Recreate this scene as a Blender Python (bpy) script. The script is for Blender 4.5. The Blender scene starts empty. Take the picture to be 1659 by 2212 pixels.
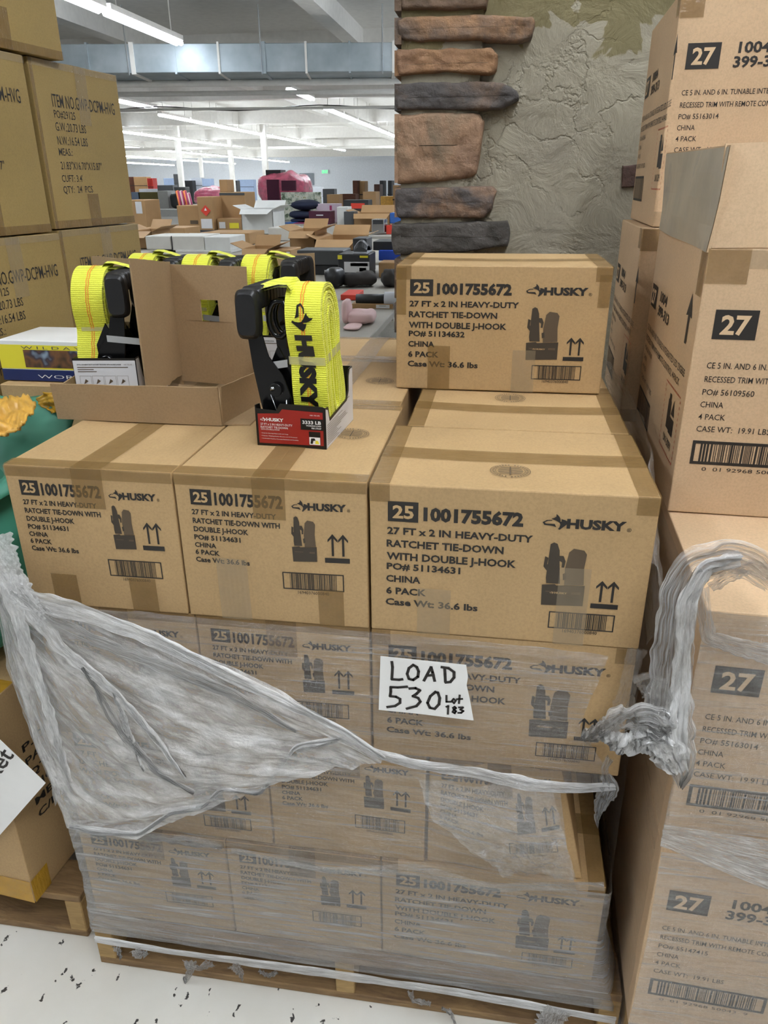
import bpy, bmesh, math, random
from mathutils import Vector, Matrix, noise
from math import sin, cos, pi, radians as R
random.seed(7)
# ------------------------------------------------------------------ camera
sc = bpy.context.scene
col = sc.collection
CAM = Vector((.1751, -.991, 1.5)); YAW, PITCH, ROLL, FPX = R(8.8245), R(23.5745), R(-.3602), 1627.467
fw = Vector((-sin(YAW)*cos(PITCH), cos(YAW)*cos(PITCH), -sin(PITCH)))
r_ = Vector((cos(YAW), sin(YAW), 0)); u_ = r_.cross(fw)
rt = r_*cos(ROLL)+u_*sin(ROLL); up = -r_*sin(ROLL)+u_*cos(ROLL)
cd = bpy.data.cameras.new('camera'); cam = bpy.data.objects.new('camera', cd); col.objects.link(cam)
cam.matrix_world = Matrix((rt, up, -fw)).transposed().to_4x4(); cam.location = CAM
cd.sensor_fit = 'VERTICAL'; cd.sensor_height = 24; cd.lens = 24*FPX/2212; cd.clip_end = 300
sc.camera = cam
# ------------------------------------------------------------------ world, exposure
w = bpy.data.worlds.new('world'); sc.world = w; w.use_nodes = True
w.node_tree.nodes['Background'].inputs[0].default_value = (.90, .95, 1, 1)
w.node_tree.nodes['Background'].inputs[1].default_value = .26
sc.view_settings.view_transform = 'Standard'; sc.view_settings.look = 'None'
sc.view_settings.exposure = 0.0; sc.view_settings.gamma = 1
def area(name, loc, sx, sy, power, colr=(1, .97, .92)):
    l = bpy.data.lights.new(name, 'AREA'); l.shape = 'RECTANGLE'; l.size = sx; l.size_y = sy; l.energy = power; l.color = colr
    o = bpy.data.objects.new(name, l); o.location = loc; col.objects.link(o); return o
# the fluorescent rows above the aisle (fixtures are built further down at the same places)
LAMP_ROWS = [(.9, -2.6, 74), (.9, .1, 30), (-2.3, -1.0, 16)]
for x, y, p in LAMP_ROWS: area('row_light', (x, y, 3.52), .25, 2.5, p)

# ------------------------------------------------------------------ unprojecting points of the real place
def ray(px, py): return fw+rt*((px-829.5)/FPX)-up*((py-1106)/FPX)
def ax(px, py, x): d = ray(px, py); return CAM+d*((x-CAM.x)/d.x)
def ay(px, py, y): d = ray(px, py); return CAM+d*((y-CAM.y)/d.y)
def az(px, py, z): d = ray(px, py); return CAM+d*((z-CAM.z)/d.z)

# ------------------------------------------------------------------ materials
def lin(c):
    if isinstance(c, str): c = tuple(int(c[i:i+2], 16)/255 for i in (0, 2, 4))
    return tuple(((v+.055)/1.055)**2.4 if v > .04045 else v/12.92 for v in c)+(1,)
def newmat(n):
    m = bpy.data.materials.new(n); m.use_nodes = True; nt = m.node_tree; b = nt.nodes['Principled BSDF']; return m, nt, b
def nd(nt, t, **k):
    n = nt.nodes.new(t)
    for a, v in k.items():
        if a[0] == 'i': n.inputs[int(a[1:])].default_value = v
        else: setattr(n, a, v)
    return n
def mapping(nt, scale=(1, 1, 1), kind='Object', rot=(0, 0, 0)):
    tc = nd(nt, 'ShaderNodeTexCoord'); mp = nd(nt, 'ShaderNodeMapping'); mp.inputs['Scale'].default_value = scale; mp.inputs['Rotation'].default_value = rot
    nt.links.new(tc.outputs[kind], mp.inputs[0]); return mp
def noisen(nt, scale, detail=4, rough=.55, m=None, kind='Object'):
    n = nd(nt, 'ShaderNodeTexNoise'); n.inputs['Scale'].default_value = scale; n.inputs['Detail'].default_value = detail; n.inputs['Roughness'].default_value = rough
    m = m or mapping(nt, kind=kind); nt.links.new(m.outputs[0], n.inputs['Vector']); return n
def ramp(nt, src, stops):
    r = nd(nt, 'ShaderNodeValToRGB'); e = r.color_ramp.elements
    for i, (p, c) in enumerate(stops):
        el = e[i] if i < 2 else e.new(p)
        el.position = p; el.color = c if len(c) == 4 else tuple(c)+(1,)
    nt.links.new(src, r.inputs[0]); return r
def bump(nt, b, src, strength=.3, dist=.002):
    n = nd(nt, 'ShaderNodeBump'); n.inputs['Strength'].default_value = strength; n.inputs['Distance'].default_value = dist
    nt.links.new(src, n.inputs['Height']); nt.links.new(n.outputs[0], b.inputs['Normal']); return n
def plain(n, c, rough=.6, metal=0, spec=.5, vary=.0, scale=8, bmp=0, bscale=40):
    m, nt, b = newmat(n); c = lin(c); b.inputs['Roughness'].default_value = rough; b.inputs['Metallic'].default_value = metal
    b.inputs['Specular IOR Level'].default_value = spec
    v = max(vary, .05)
    nn = noisen(nt, scale, 4)
    rr = ramp(nt, nn.outputs[0], [(.3, tuple(x*(1-v) for x in c[:3])), (.7, tuple(min(1, x*(1+v)) for x in c[:3]))])
    nt.links.new(rr.outputs[0], b.inputs['Base Color'])
    if bmp: bump(nt, b, noisen(nt, bscale, 5).outputs[0], bmp)
    return m
def cardboard(n, c, dark=.9):
    m, nt, b = newmat(n); c = lin(c)[:3]
    n1 = noisen(nt, 5, 5); n2 = noisen(nt, 260, 3, .7)
    r1 = ramp(nt, n1.outputs[0], [(.25, tuple(x*dark for x in c)), (.75, tuple(x*1.06 for x in c))])
    r2 = ramp(nt, n2.outputs[0], [(.3, (.86,)*3), (.6, (1,)*3)])
    mx = nd(nt, 'ShaderNodeMix', data_type='RGBA', blend_type='MULTIPLY'); mx.inputs[0].default_value = 1
    nt.links.new(r1.outputs[0], mx.inputs[6]); nt.links.new(r2.outputs[0], mx.inputs[7]); nt.links.new(mx.outputs[2], b.inputs['Base Color'])
    b.inputs['Roughness'].default_value = .62; b.inputs['Specular IOR Level'].default_value = .3
    wv = nd(nt, 'ShaderNodeTexWave'); wv.inputs['Scale'].default_value = 40; wv.inputs['Distortion'].default_value = .6
    nt.links.new(mapping(nt).outputs[0], wv.inputs[0])
    ad = nd(nt, 'ShaderNodeMath', operation='ADD'); nt.links.new(n1.outputs[0], ad.inputs[0])
    ml = nd(nt, 'ShaderNodeMath', operation='MULTIPLY'); ml.inputs[1].default_value = .05; nt.links.new(wv.outputs[0], ml.inputs[0]); nt.links.new(ml.outputs[0], ad.inputs[1])
    bump(nt, b, ad.outputs[0], .35, .004); return m
def tapemat(n, c, fac=.5, rough=.16):
    m, nt, b = newmat(n); b.inputs['Base Color'].default_value = lin(c); b.inputs['Roughness'].default_value = rough
    tr = nd(nt, 'ShaderNodeBsdfTransparent'); mx = nd(nt, 'ShaderNodeMixShader')
    nn = noisen(nt, 18, 4); rr = ramp(nt, nn.outputs[0], [(.3, (fac-.08,)*3), (.75, (fac+.1,)*3)])
    nt.links.new(rr.outputs[0], mx.inputs[0]); nt.links.new(tr.outputs[0], mx.inputs[1]); nt.links.new(b.outputs[0], mx.inputs[2])
    nt.links.new(mx.outputs[0], nt.nodes['Material Output'].inputs[0])
    bump(nt, b, noisen(nt, 25, 4, m=mapping(nt, (1, 6, 2))).outputs[0], .5, .006); return m
def filmmat(n, lo, hi, scale=(1.2, 1.2, 30), nscale=3, rot=(0, .06, 0), gloss=.35, white='f2f2f2', sparkle=.5, p0=.42, p1=.72, kind='Object', bd=.012, rough=.1, vlo=.7, gmax=.28):
    m, nt, b = newmat(n); out = nt.nodes['Material Output']
    b.inputs['Base Color'].default_value = lin(white); b.inputs['Roughness'].default_value = .22; b.inputs['Specular IOR Level'].default_value = .6
    mp = mapping(nt, scale, kind, rot); st = noisen(nt, nscale, 6, .65, m=mp)
    st.inputs['Distortion'].default_value = .15
    al = ramp(nt, st.outputs[0], [(p0, (lo,)*3), (p1, (hi,)*3)])
    big = noisen(nt, 5, 3); ab = ramp(nt, big.outputs[0], [(.32, (vlo,)*3), (.68, (1.3,)*3)])
    ml = nd(nt, 'ShaderNodeMath', operation='MULTIPLY', use_clamp=True); nt.links.new(al.outputs[0], ml.inputs[0]); nt.links.new(ab.outputs[0], ml.inputs[1])
    cr = noisen(nt, 22, 6, .7); cr.inputs['Distortion'].default_value = 1.2
    ad = nd(nt, 'ShaderNodeMath', operation='ADD'); nt.links.new(st.outputs[0], ad.inputs[0]); m2 = nd(nt, 'ShaderNodeMath', operation='MULTIPLY'); m2.inputs[1].default_value = sparkle
    nt.links.new(cr.outputs[0], m2.inputs[0]); nt.links.new(m2.outputs[0], ad.inputs[1])
    bp = bump(nt, b, ad.outputs[0], 1, bd)
    tr = nd(nt, 'ShaderNodeBsdfTransparent'); gl = nd(nt, 'ShaderNodeBsdfGlossy'); gl.inputs['Roughness'].default_value = rough
    nt.links.new(bp.outputs[0], gl.inputs['Normal'])
    tl = nd(nt, 'ShaderNodeBsdfTranslucent'); tl.inputs[0].default_value = lin(white)
    dt = nd(nt, 'ShaderNodeMixShader'); dt.inputs[0].default_value = .12; nt.links.new(b.outputs[0], dt.inputs[1]); nt.links.new(tl.outputs[0], dt.inputs[2])
    m1 = nd(nt, 'ShaderNodeMixShader'); nt.links.new(ml.outputs[0], m1.inputs[0]); nt.links.new(tr.outputs[0], m1.inputs[1]); nt.links.new(dt.outputs[0], m1.inputs[2])
    fr = nd(nt, 'ShaderNodeFresnel'); fr.inputs[0].default_value = 1.5; nt.links.new(bp.outputs[0], fr.inputs['Normal'])
    f1 = nd(nt, 'ShaderNodeMath', operation='MULTIPLY_ADD'); f1.inputs[1].default_value = 1.5*gloss; f1.inputs[2].default_value = .01; nt.links.new(fr.outputs[0], f1.inputs[0])
    f2 = nd(nt, 'ShaderNodeMath', operation='MINIMUM'); f2.inputs[1].default_value = gmax; nt.links.new(f1.outputs[0], f2.inputs[0])
    m3 = nd(nt, 'ShaderNodeMixShader'); nt.links.new(f2.outputs[0], m3.inputs[0]); nt.links.new(m1.outputs[0], m3.inputs[1]); nt.links.new(gl.outputs[0], m3.inputs[2])
    nt.links.new(m3.outputs[0], out.inputs[0]); return m
def emis(n, c, s):
    m, nt, b = newmat(n); b.inputs['Base Color'].default_value = lin(c); b.inputs['Emission Color'].default_value = lin(c); b.inputs['Emission Strength'].default_value = s; return m
M = {}
M['kraft'] = cardboard('kraft_cardboard', 'bb9c70')
M['kraft2'] = cardboard('display_cardboard', 'a58a68')
M['olive'] = cardboard('olive_cardboard', 'a58c58')
M['led'] = cardboard('pale_cardboard', 'd2b491')
M['bgk'] = cardboard('store_cardboard', 'b08c62')
M['ink'] = plain('black_ink', '26221f', .55)
M['ink2'] = plain('faded_ink', '5b4c3a', .6)
M['inkmid'] = plain('mid_ink', '40372c', .6)
M['kraftink'] = plain('reversed_lettering', 'bb9c70', .6)
M['ledink'] = plain('reversed_lettering_pale', 'd6b994', .6)
M['redink'] = plain('red_ink', 'c0604a', .6)
M['tape'] = tapemat('brown_packing_tape', '8f7040', .5)
M['clear'] = tapemat('clear_packing_tape', 'b9a78a', .32, .1)
M['yellowtape'] = tapemat('yellow_packing_tape', 'c99a2a', .75)
M['film'] = filmmat('stretch_film', .05, .72, scale=(1.6, 1.6, 60), nscale=3.2, p0=.50, p1=.76, gloss=1.6, bd=.022, rough=.13)  # thin white streaks: whitened wrinkles, also standing in for glints on the film
M['filmlow'] = filmmat('stretch_film_layered', .30, .78, scale=(1.6, 1.6, 40), nscale=3, p0=.50, p1=.8, gloss=1.5, bd=.024, rough=.13)
M['filmloose'] = filmmat('stretch_film_bunched', .22, .9, scale=(2.0, 12, 1), nscale=2.6, rot=(0, 0, 0), gloss=1.0, sparkle=.9, p0=.40, p1=.66, kind='UV', bd=.006, vlo=.55, white='fdfdfd', gmax=.10)
M['filmsheet'] = filmmat('stretch_film_loose_sheet', .26, .92, scale=(2.2, 5, 1), nscale=3.4, rot=(0, 0, 0), gloss=1.2, sparkle=1.2, p0=.40, p1=.68, kind='UV', bd=.008, vlo=.6, white='fdfdfd', gmax=.16)
M['filmrope'] = filmmat('stretch_film_rope', .55, 1, scale=(9, 5, 1), nscale=2.2, rot=(0, 0, 0), gloss=1.0, sparkle=.6, p0=.3, p1=.62, kind='UV', bd=.004, white='fdfdfd', gmax=.10)
M['filmmid'] = filmmat('stretch_film_crossed', .12, .75, scale=(1.6, 1.6, 40), nscale=3.2, rot=(0, -.25, 0), p0=.50, p1=.78, gloss=1.6, bd=.022, rough=.13)
M['filmthinloose'] = filmmat('stretch_film_thin_loose', .04, .5, scale=(3, 8, 1), nscale=2.4, rot=(0, 0, 0), gloss=1.6, sparkle=1, kind='UV', vlo=.2)
M['filmside'] = filmmat('stretch_film_thin', .02, .12)
M['white'] = plain('white_paper', 'f0f0ee', .5)
M['whitecard'] = plain('white_card', 'dcdcde', .35)
M['black'] = plain('black_plastic', '19191b', .42, bmp=.2, bscale=120)
M['blackgloss'] = plain('black_steel', '0d0d0e', .2)
M['steel'] = plain('zinc_steel', 'b8bcc0', .25, 1)
M['blackcard'] = plain('black_card', '15130f', .35)
M['red'] = plain('red_card', '9c241c', .4)
M['graycard'] = plain('strap_tape', 'a9abab', .35)
M['wood'] = None
# woven yellow webbing
def webbing(n, ribs=(0, 0, 1)):
    m, nt, b = newmat(n); b.inputs['Roughness'].default_value = .5
    wv = nd(nt, 'ShaderNodeTexWave', bands_direction='Z'); wv.inputs['Scale'].default_value = 95; wv.inputs['Distortion'].default_value = 1; wv.inputs['Detail'].default_value = 1
    mp = mapping(nt); nt.links.new(mp.outputs[0], wv.inputs[0])
    vo = nd(nt, 'ShaderNodeTexVoronoi'); vo.inputs['Scale'].default_value = 620; nt.links.new(mp.outputs[0], vo.inputs[0])
    r1 = ramp(nt, wv.outputs[0], [(.0, lin('d4d62c')), (.5, lin('ebee48'))]); nt.links.new(r1.outputs[0], b.inputs['Base Color'])
    ad = nd(nt, 'ShaderNodeMath', operation='ADD'); nt.links.new(wv.outputs[0], ad.inputs[0]); nt.links.new(vo.outputs[0], ad.inputs[1])
    bump(nt, b, ad.outputs[0], .5, .0012); b.inputs['Sheen Weight'].default_value = .2; return m
M['web'] = webbing('yellow_webbing')
M['orange'] = plain('orange_thread', 'ee8a2a', .6)
def woodmat(n, c1, c2):
    m, nt, b = newmat(n); mp = mapping(nt, (2, 12, 12)); nn = noisen(nt, 5, 6, .65, m=mp); nn.inputs['Distortion'].default_value = .8
    rr = ramp(nt, nn.outputs[0], [(.3, lin(c1)), (.7, lin(c2))]); nt.links.new(rr.outputs[0], b.inputs['Base Color']); b.inputs['Roughness'].default_value = .75
    bump(nt, b, nn.outputs[0], .4, .003); return m
M['wood'] = woodmat('pallet_wood', '6b5238', '9c7e56')
M['woodend'] = woodmat('pallet_wood_pale', '93764a', 'bd9d68')
M['wooddark'] = woodmat('dark_wood', '4a2a1c', '6a3d28')

# ------------------------------------------------------------------ mesh helpers
class MB:
    def __init__(s): s.v = []; s.f = []; s.m = []; s.mats = []; s.uv = {}
    def mi(s, mat):
        if mat not in s.mats: s.mats.append(mat)
        return s.mats.index(mat)
    def add(s, vs, fs, mat):
        o = len(s.v); s.v += [tuple(v) for v in vs]; k = s.mi(mat)
        for f in fs: s.f.append(tuple(i+o for i in f)); s.m.append(k)
    def box(s, x0, x1, y0, y1, z0, z1, mat, T=None):
        v = [Vector((x, y, z)) for z in (z0, z1) for y in (y0, y1) for x in (x0, x1)]
        if T: v = [T @ p for p in v]
        s.add(v, [(0, 2, 3, 1), (4, 5, 7, 6), (0, 1, 5, 4), (2, 6, 7, 3), (0, 4, 6, 2), (1, 3, 7, 5)], mat)
    def prism(s, poly, fn, t, mat):     # poly in (u,v), fn(u,v,w)->3D, thickness t
        n = len(poly); v = [fn(u, q, 0) for u, q in poly]+[fn(u, q, t) for u, q in poly]
        s.add(v, [tuple(range(n))[::-1], tuple(range(n, 2*n))]+[(i, (i+1) % n, (i+1) % n+n, i+n) for i in range(n)], mat)
    def flat(s, poly, fn, mat): s.add([fn(u, q) for u, q in poly], [tuple(range(len(poly)))], mat)
    def tube(s, pts, r, mat, n=8, cap=True):
        pts = [Vector(p) for p in pts]; rs = r if isinstance(r, (list, tuple)) else [r]*len(pts); vs = []
        prev = None
        for i, p in enumerate(pts):
            t = (pts[min(i+1, len(pts)-1)]-pts[max(i-1, 0)]).normalized()
            a = prev if prev is not None else (Vector((0, 0, 1)) if abs(t.z) < .9 else Vector((1, 0, 0)))
            a = (a-t*a.dot(t)).normalized(); b = t.cross(a); prev = a
            vs += [p+(a*cos(2*pi*k/n)+b*sin(2*pi*k/n))*rs[i] for k in range(n)]
        fs = [(i*n+k, i*n+(k+1) % n, (i+1)*n+(k+1) % n, (i+1)*n+k) for i in range(len(pts)-1) for k in range(n)]
        if cap: fs += [tuple(range(n))[::-1], tuple(range(len(vs)-n, len(vs)))]
        s.add(vs, fs, mat)
    def grid(s, rows, mat, closed=False, uv=False):
        n = len(rows[0]); v = [p for r in rows for p in r]; f = []; o_ = len(s.v)
        if uv: s.uv.update({o_+i*n+k: (k/(n-1), i/(len(rows)-1)) for i in range(len(rows)) for k in range(n)})
        for i in range(len(rows)-1):
            for k in range(n-(0 if closed else 1)):
                f.append((i*n+k, i*n+(k+1) % n, (i+1)*n+(k+1) % n, (i+1)*n+k))
        s.add(v, f, mat)
    def build(s, name, parent=None, loc=None, smooth=False, bevel=0, weld=False, solid=0, seg=1, ang=60, sub=0):
        me = bpy.data.meshes.new(name); me.from_pydata(s.v, [], s.f)
        for mt in s.mats: me.materials.append(mt)
        for p, k in zip(me.polygons, s.m): p.material_index = k
        if s.uv:
            ul = me.uv_layers.new(name='uv')
            for lp in me.loops: ul.data[lp.index].uv = s.uv.get(lp.vertex_index, (0, 0))
        if weld:
            bm = bmesh.new(); bm.from_mesh(me); bmesh.ops.remove_doubles(bm, verts=bm.verts, dist=1e-5); bmesh.ops.recalc_face_normals(bm, faces=bm.faces); bm.to_mesh(me); bm.free()
        if smooth: me.polygons.foreach_set('use_smooth', [True]*len(me.polygons))
        o = bpy.data.objects.new(name, me); col.objects.link(o); o.parent = parent
        if loc: o.location = loc
        if solid: q = o.modifiers.new('t', 'SOLIDIFY'); q.thickness = solid; q.offset = 0
        if bevel: q = o.modifiers.new('b', 'BEVEL'); q.width = bevel; q.segments = seg; q.limit_method = 'ANGLE'; q.angle_limit = R(ang)
        if sub: q = o.modifiers.new('s', 'SUBSURF'); q.levels = sub; q.render_levels = sub
        return o
def tag(o, label, cat, group=None, kind=None):
    if label: o['label'] = label
    if cat: o['category'] = cat
    if group: o['group'] = group
    if kind: o['kind'] = kind
    return o
def thing(name, label, cat, loc=(0, 0, 0), rz=0, group=None):
    o = bpy.data.objects.new(name, None); o.empty_display_size = .05; col.objects.link(o); o.location = loc; o.rotation_euler = (0, 0, rz); return tag(o, label, cat, group)
def struct(o): o['kind'] = 'structure'; return o
def dup(root, loc=None, rz=None, label=None, group=None):
    def cp(o, p):
        c = o.copy(); col.objects.link(c); c.parent = p
        for ch in list(o.children): cp(ch, c)
        return c
    r = cp(root, None)
    if loc is not None: r.location = loc
    if rz is not None: r.rotation_euler = (0, 0, rz)
    if label: r['label'] = label
    if group: r['group'] = group
    return r
_tc = {}
def textgeo(s, bold=.018):
    k = (s, bold)
    if k in _tc: return _tc[k]
    cu = bpy.data.curves.new('t', 'FONT'); cu.body = s; cu.size = 1; cu.offset = bold; cu.resolution_u = 2; cu.fill_mode = 'FRONT'
    o = bpy.data.objects.new('t', cu); col.objects.link(o)
    me = bpy.data.meshes.new_from_object(o.evaluated_get(bpy.context.evaluated_depsgraph_get()))
    vs = [(v.co.x, v.co.y) for v in me.vertices]; fs = [tuple(p.vertices) for p in me.polygons]
    bpy.data.objects.remove(o); bpy.data.curves.remove(cu); bpy.data.meshes.remove(me)
    x0 = min(v[0] for v in vs); x1 = max(v[0] for v in vs); y0 = min(v[1] for v in vs); y1 = max(v[1] for v in vs)
    if s.strip(): y0 = max(y0, -.02) if not any(c in s for c in 'gjpqy@') else y0
    vs = [((a-x0)/(x1-x0), (b-y0)/(y1-y0)) for a, b in vs]
    _tc[k] = (vs, fs); return vs, fs
def text(mb, s, u, v, wd, ht, fn, mat, bold=.018):     # text box: left u, base v, width, height
    vs, fs = textgeo(s, bold); mb.add([fn(u+a*wd, v+b*ht) for a, b in vs], fs, mat)
def rect(mb, u0, v0, u1, v1, fn, mat, n=1, k=1):
    us = [u0+(u1-u0)*i/n for i in range(n+1)]; vv = [v0+(v1-v0)*j/k for j in range(k+1)]
    mb.grid([[fn(u, v) for u in us] for v in vv], mat)
def frame(mb, u0, v0, u1, v1, t, fn, mat):
    for a in ((u0, v0, u1, v0+t), (u0, v1-t, u1, v1), (u0, v0, u0+t, v1), (u1-t, v0, u1, v1)): rect(mb, *a, fn, mat)
def barcode(mb, u0, v0, u1, v1, fn, mat, num=None, n=34, seed=3, fr=.0018, quiet=.12):
    frame(mb, u0, v0, u1, v1, fr, fn, mat); rn = random.Random(seed); wd = (u1-u0)*(1-quiet*2); x = u0+(u1-u0)*quiet; t = wd/(n*2.2)
    while x < u1-(u1-u0)*quiet:
        b = t*rn.choice((.6, 1, 1.7)); rect(mb, x, v0+fr, x+b, v1-fr, fn, mat); x += b+t*rn.choice((.6, 1, 1.5))
WOLF = [(0.323, 0.707), (0.417, 0.734), (0.511, 0.841), (0.505, 1.000), (0.565, 0.945), (0.632, 0.830), (0.672, 0.693), (0.685, 0.534), (0.720, 0.548), (0.720, 0.696), (0.860, 0.647), (1.000, 0.525), (0.927, 0.372), (0.672, 0.013), (0.613, 0.068), (0.659, 0.192), (0.685, 0.334), (0.659, 0.452), (0.565, 0.553), (0.403, 0.645)]
WOLF2 = [(0.000, 0.451), (0.161, 0.603), (0.371, 0.618), (0.355, 0.569), (0.202, 0.550), (0.081, 0.449), (0.124, 0.368), (0.470, 0.370), (0.543, 0.171), (0.390, 0.240), (0.075, 0.280)]
def wolf(mb, u, v, wd, ht, fn, mat):
    for P in (WOLF, WOLF2): mb.flat([(u+a*wd, v+b*ht) for a, b in P], fn, mat)
def arrows(mb, u0, u1, v0, v1, fn, mat):
    w2 = u1-u0; rect(mb, u0, v0, u1, v0+(v1-v0)*.17, fn, mat)
    for c in (u0+w2*.33, u0+w2*.75):
        rect(mb, c-w2*.045, v0+(v1-v0)*.24, c+w2*.045, v1-.002, fn, mat)
        a = w2*.2; h = (v1-v0)*.2; t = w2*.11
        for sg in (-1, 1): mb.flat([(c, v1), (c+sg*a, v1-h), (c+sg*a, v1-h-t), (c, v1-t*1.3)], fn, mat)
def product(mb, u0, v0, u1, v1, fn, A, B):    # printed picture of the ratchet and strap roll in its box
    W, H = u1-u0, v1-v0; q = lambda P: [(u0+a*W, v0+b*H) for a, b in P]
    mb.flat(q([(.08, .45), (.12, .97), (.2, 1), (.28, .98), (.34, .88), (.36, .72), (.42, .36), (.10, .36)]), fn, A)
    mb.flat(q([(.0, .62), (.02, .78), (.1, .76), (.08, .66), (.2, .64), (.2, .58), (.08, .56)]), fn, A)
    mb.flat(q([(.34, .8), (.44, .8), (.5, .72), (.48, .62), (.42, .62), (.42, .7), (.36, .72)]), fn, A)
    mb.flat(q([(.46, .52), (.54, .54), (.56, .44), (.48, .42)]), fn, A)
    mb.flat(q([(.52, .34), (.5, .6), (.56, .86), (.66, .92), (.9, .9), (.97, .84), (.94, .62), (.97, .36)]), fn, B)
    mb.flat(q([(.02, 0), (.0, .33), (.3, .35), (.34, .33), (1, .35), (1, .02)]), fn, A)
    rect(mb, u0+W*.1, v0+H*.22, u0+W*.45, v0+H*.235, fn, B); rect(mb, u0+W*.7, v0+H*.2, u0+W*.92, v0+H*.24, fn, B)

# ------------------------------------------------------------------ cartons
class Carton:
    """closed carton; local origin at the middle of its base, front towards -y"""
    def __init__(s, w, d, h, seam='x', bulge=.003, seed=0, warp=None):
        s.w, s.d, s.h, s.seam, s.b, s.warp = w, d, h, seam, bulge, warp; s.rn = random.Random(seed)
        s.amp = {k: bulge*s.rn.uniform(.4, 1.3)*(-1 if s.rn.random() < .35 else 1) for k in 'FRLBT'}
    def P(s, face, u, v, off=0):
        w, d, h = s.w, s.d, s.h
        U, V = {'F': (w, h), 'B': (w, h), 'L': (d, h), 'R': (d, h), 'T': (w, d), 'D': (w, d)}[face]
        a, b = min(max(u/U, 0), 1), min(max(v/V, 0), 1)
        o = off+s.amp.get(face, 0)*sin(pi*a)*sin(pi*b)
        if face == 'T':
            q = v-d/2 if s.seam == 'x' else u-w/2
            if s.seam and abs(q) < .001: o -= .0016 if off == 0 else 0
        p = {'F': lambda: (u-w/2, -d/2-o, v), 'B': lambda: (w/2-u, d/2+o, v), 'L': lambda: (-w/2-o, d/2-u, v),
             'R': lambda: (w/2+o, u-d/2, v), 'T': lambda: (u-w/2, v-d/2, h+o), 'D': lambda: (u-w/2, v-d/2, -o)}[face]()
        p = Vector(p)
        return s.warp(p) if s.warp else p
    def shell(s, mb, mat):
        for f in 'FRLBTD':
            U, V = {'F': (s.w, s.h), 'B': (s.w, s.h), 'L': (s.d, s.h), 'R': (s.d, s.h), 'T': (s.w, s.d), 'D': (s.w, s.d)}[f]
            n = 8; us = [U*i/n for i in range(n+1)]; vs = [V*i/n for i in range(n+1)]
            if f == 'T' and s.seam == 'x': vs = sorted(vs+[V/2-.0018, V/2+.0018])
            if f == 'T' and s.seam == 'y': us = sorted(us+[U/2-.0018, U/2+.0018])
            mb.grid([[s.P(f, u, v) for u in us] for v in vs], mat)
    def face(s, f, off=.0007): return lambda u, v: s.P(f, u, v, off)
    def tapes(s, mb, mat, drop=.065, tw=.05, ends=True):
        w, d = s.w, s.d; o = .0013
        if s.seam == 'x':
            rect(mb, 0, d/2-tw/2, w, d/2+tw/2, s.face('T', o), mat, 8, 2)
            rect(mb, d/2-tw/2, s.h-drop, d/2+tw/2, s.h, s.face('R', o), mat, 1, 2); rect(mb, d/2-tw/2, s.h-drop, d/2+tw/2, s.h, s.face('L', o), mat, 1, 2)
            if ends:
                for a in (0, w-tw*.6): rect(mb, a, 0, a+tw*.6, d, s.face('T', o*.8), mat, 1, 8)
                for a in (.0, w-tw*.6): rect(mb, a, s.h-tw*.55, a+tw*.6, s.h, s.face('F', o*.8), mat)
                for f in 'LR': rect(mb, 0, s.h-tw*.5, d, s.h, s.face(f, o*.8), mat, 8, 1)
        else:
            rect(mb, w/2-tw/2, 0, w/2+tw/2, d, s.face('T', o), mat, 2, 8)
            for f in 'FB': rect(mb, w/2-tw/2, s.h-drop, w/2+tw/2, s.h, s.face(f, o), mat, 1, 2)
            if ends:
                for a in (0, d-tw*.6): rect(mb, 0, a, w, a+tw*.6, s.face('T', o*.8), mat, 8, 1)
                for f in 'FB': rect(mb, 0, s.h-tw*.35, w, s.h, s.face(f, o*.8), mat, 8, 1)

def print_long(mb, c, po='51134631'):
    F = c.face('F'); I = M['ink']; k = c.w/.403
    X = lambda a: a*k
    rect(mb, X(.027), .187, X(.0715), .2185, F, I, 3, 3); text(mb, '25', X(.034), .1925, X(.031), .0205, c.face('F', .0012), M['kraftink'], .03)
    text(mb, '1001755672', X(.079), .191, X(.142), .0215, F, I, .05)
    for s, a, b, wd, ht in (('27 FT x 2 IN HEAVY-DUTY', .026, .1665, .210, .0112), ('RATCHET TIE-DOWN', .025, .1455, .171, .0118), ('WITH DOUBLE J-HOOK', .025, .1245, .190, .0122),
                            ('PO# '+po, .025, .108, .110, .0112), ('CHINA', .024, .087, .052, .0112), ('6 PACK', .024, .066, .061, .0118), ('Case Wt: 36.6 lbs', .023, .0465, .140, .0118)):
        text(mb, s, X(a), b, X(wd), ht, F, I, .032)
    wolf(mb, X(.2475), .1885, X(.036), .024, F, I); text(mb, 'HUSKY', X(.281), .192, X(.081), .0145, F, I, .05); text(mb, '®', X(.363), .191, X(.0065), .006, F, I, .0)
    product(mb, X(.254), .066, X(.315), .169, F, M['inkmid'], M['ink2'])
    wolf(mb, X(.266), .086, .006, .004, c.face('F', .0012), M['kraftink']); text(mb, 'HUSKY', X(.273), .0865, X(.018), .003, c.face('F', .0012), M['kraftink'], .03)
    arrows(mb, X(.326), X(.365), .066, .112, F, I)
    barcode(mb, X(.268), .027, X(.363), .056, F, I); text(mb, '16940376000840', X(.290), .0205, X(.05), .0058, F, I, .0)
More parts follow.
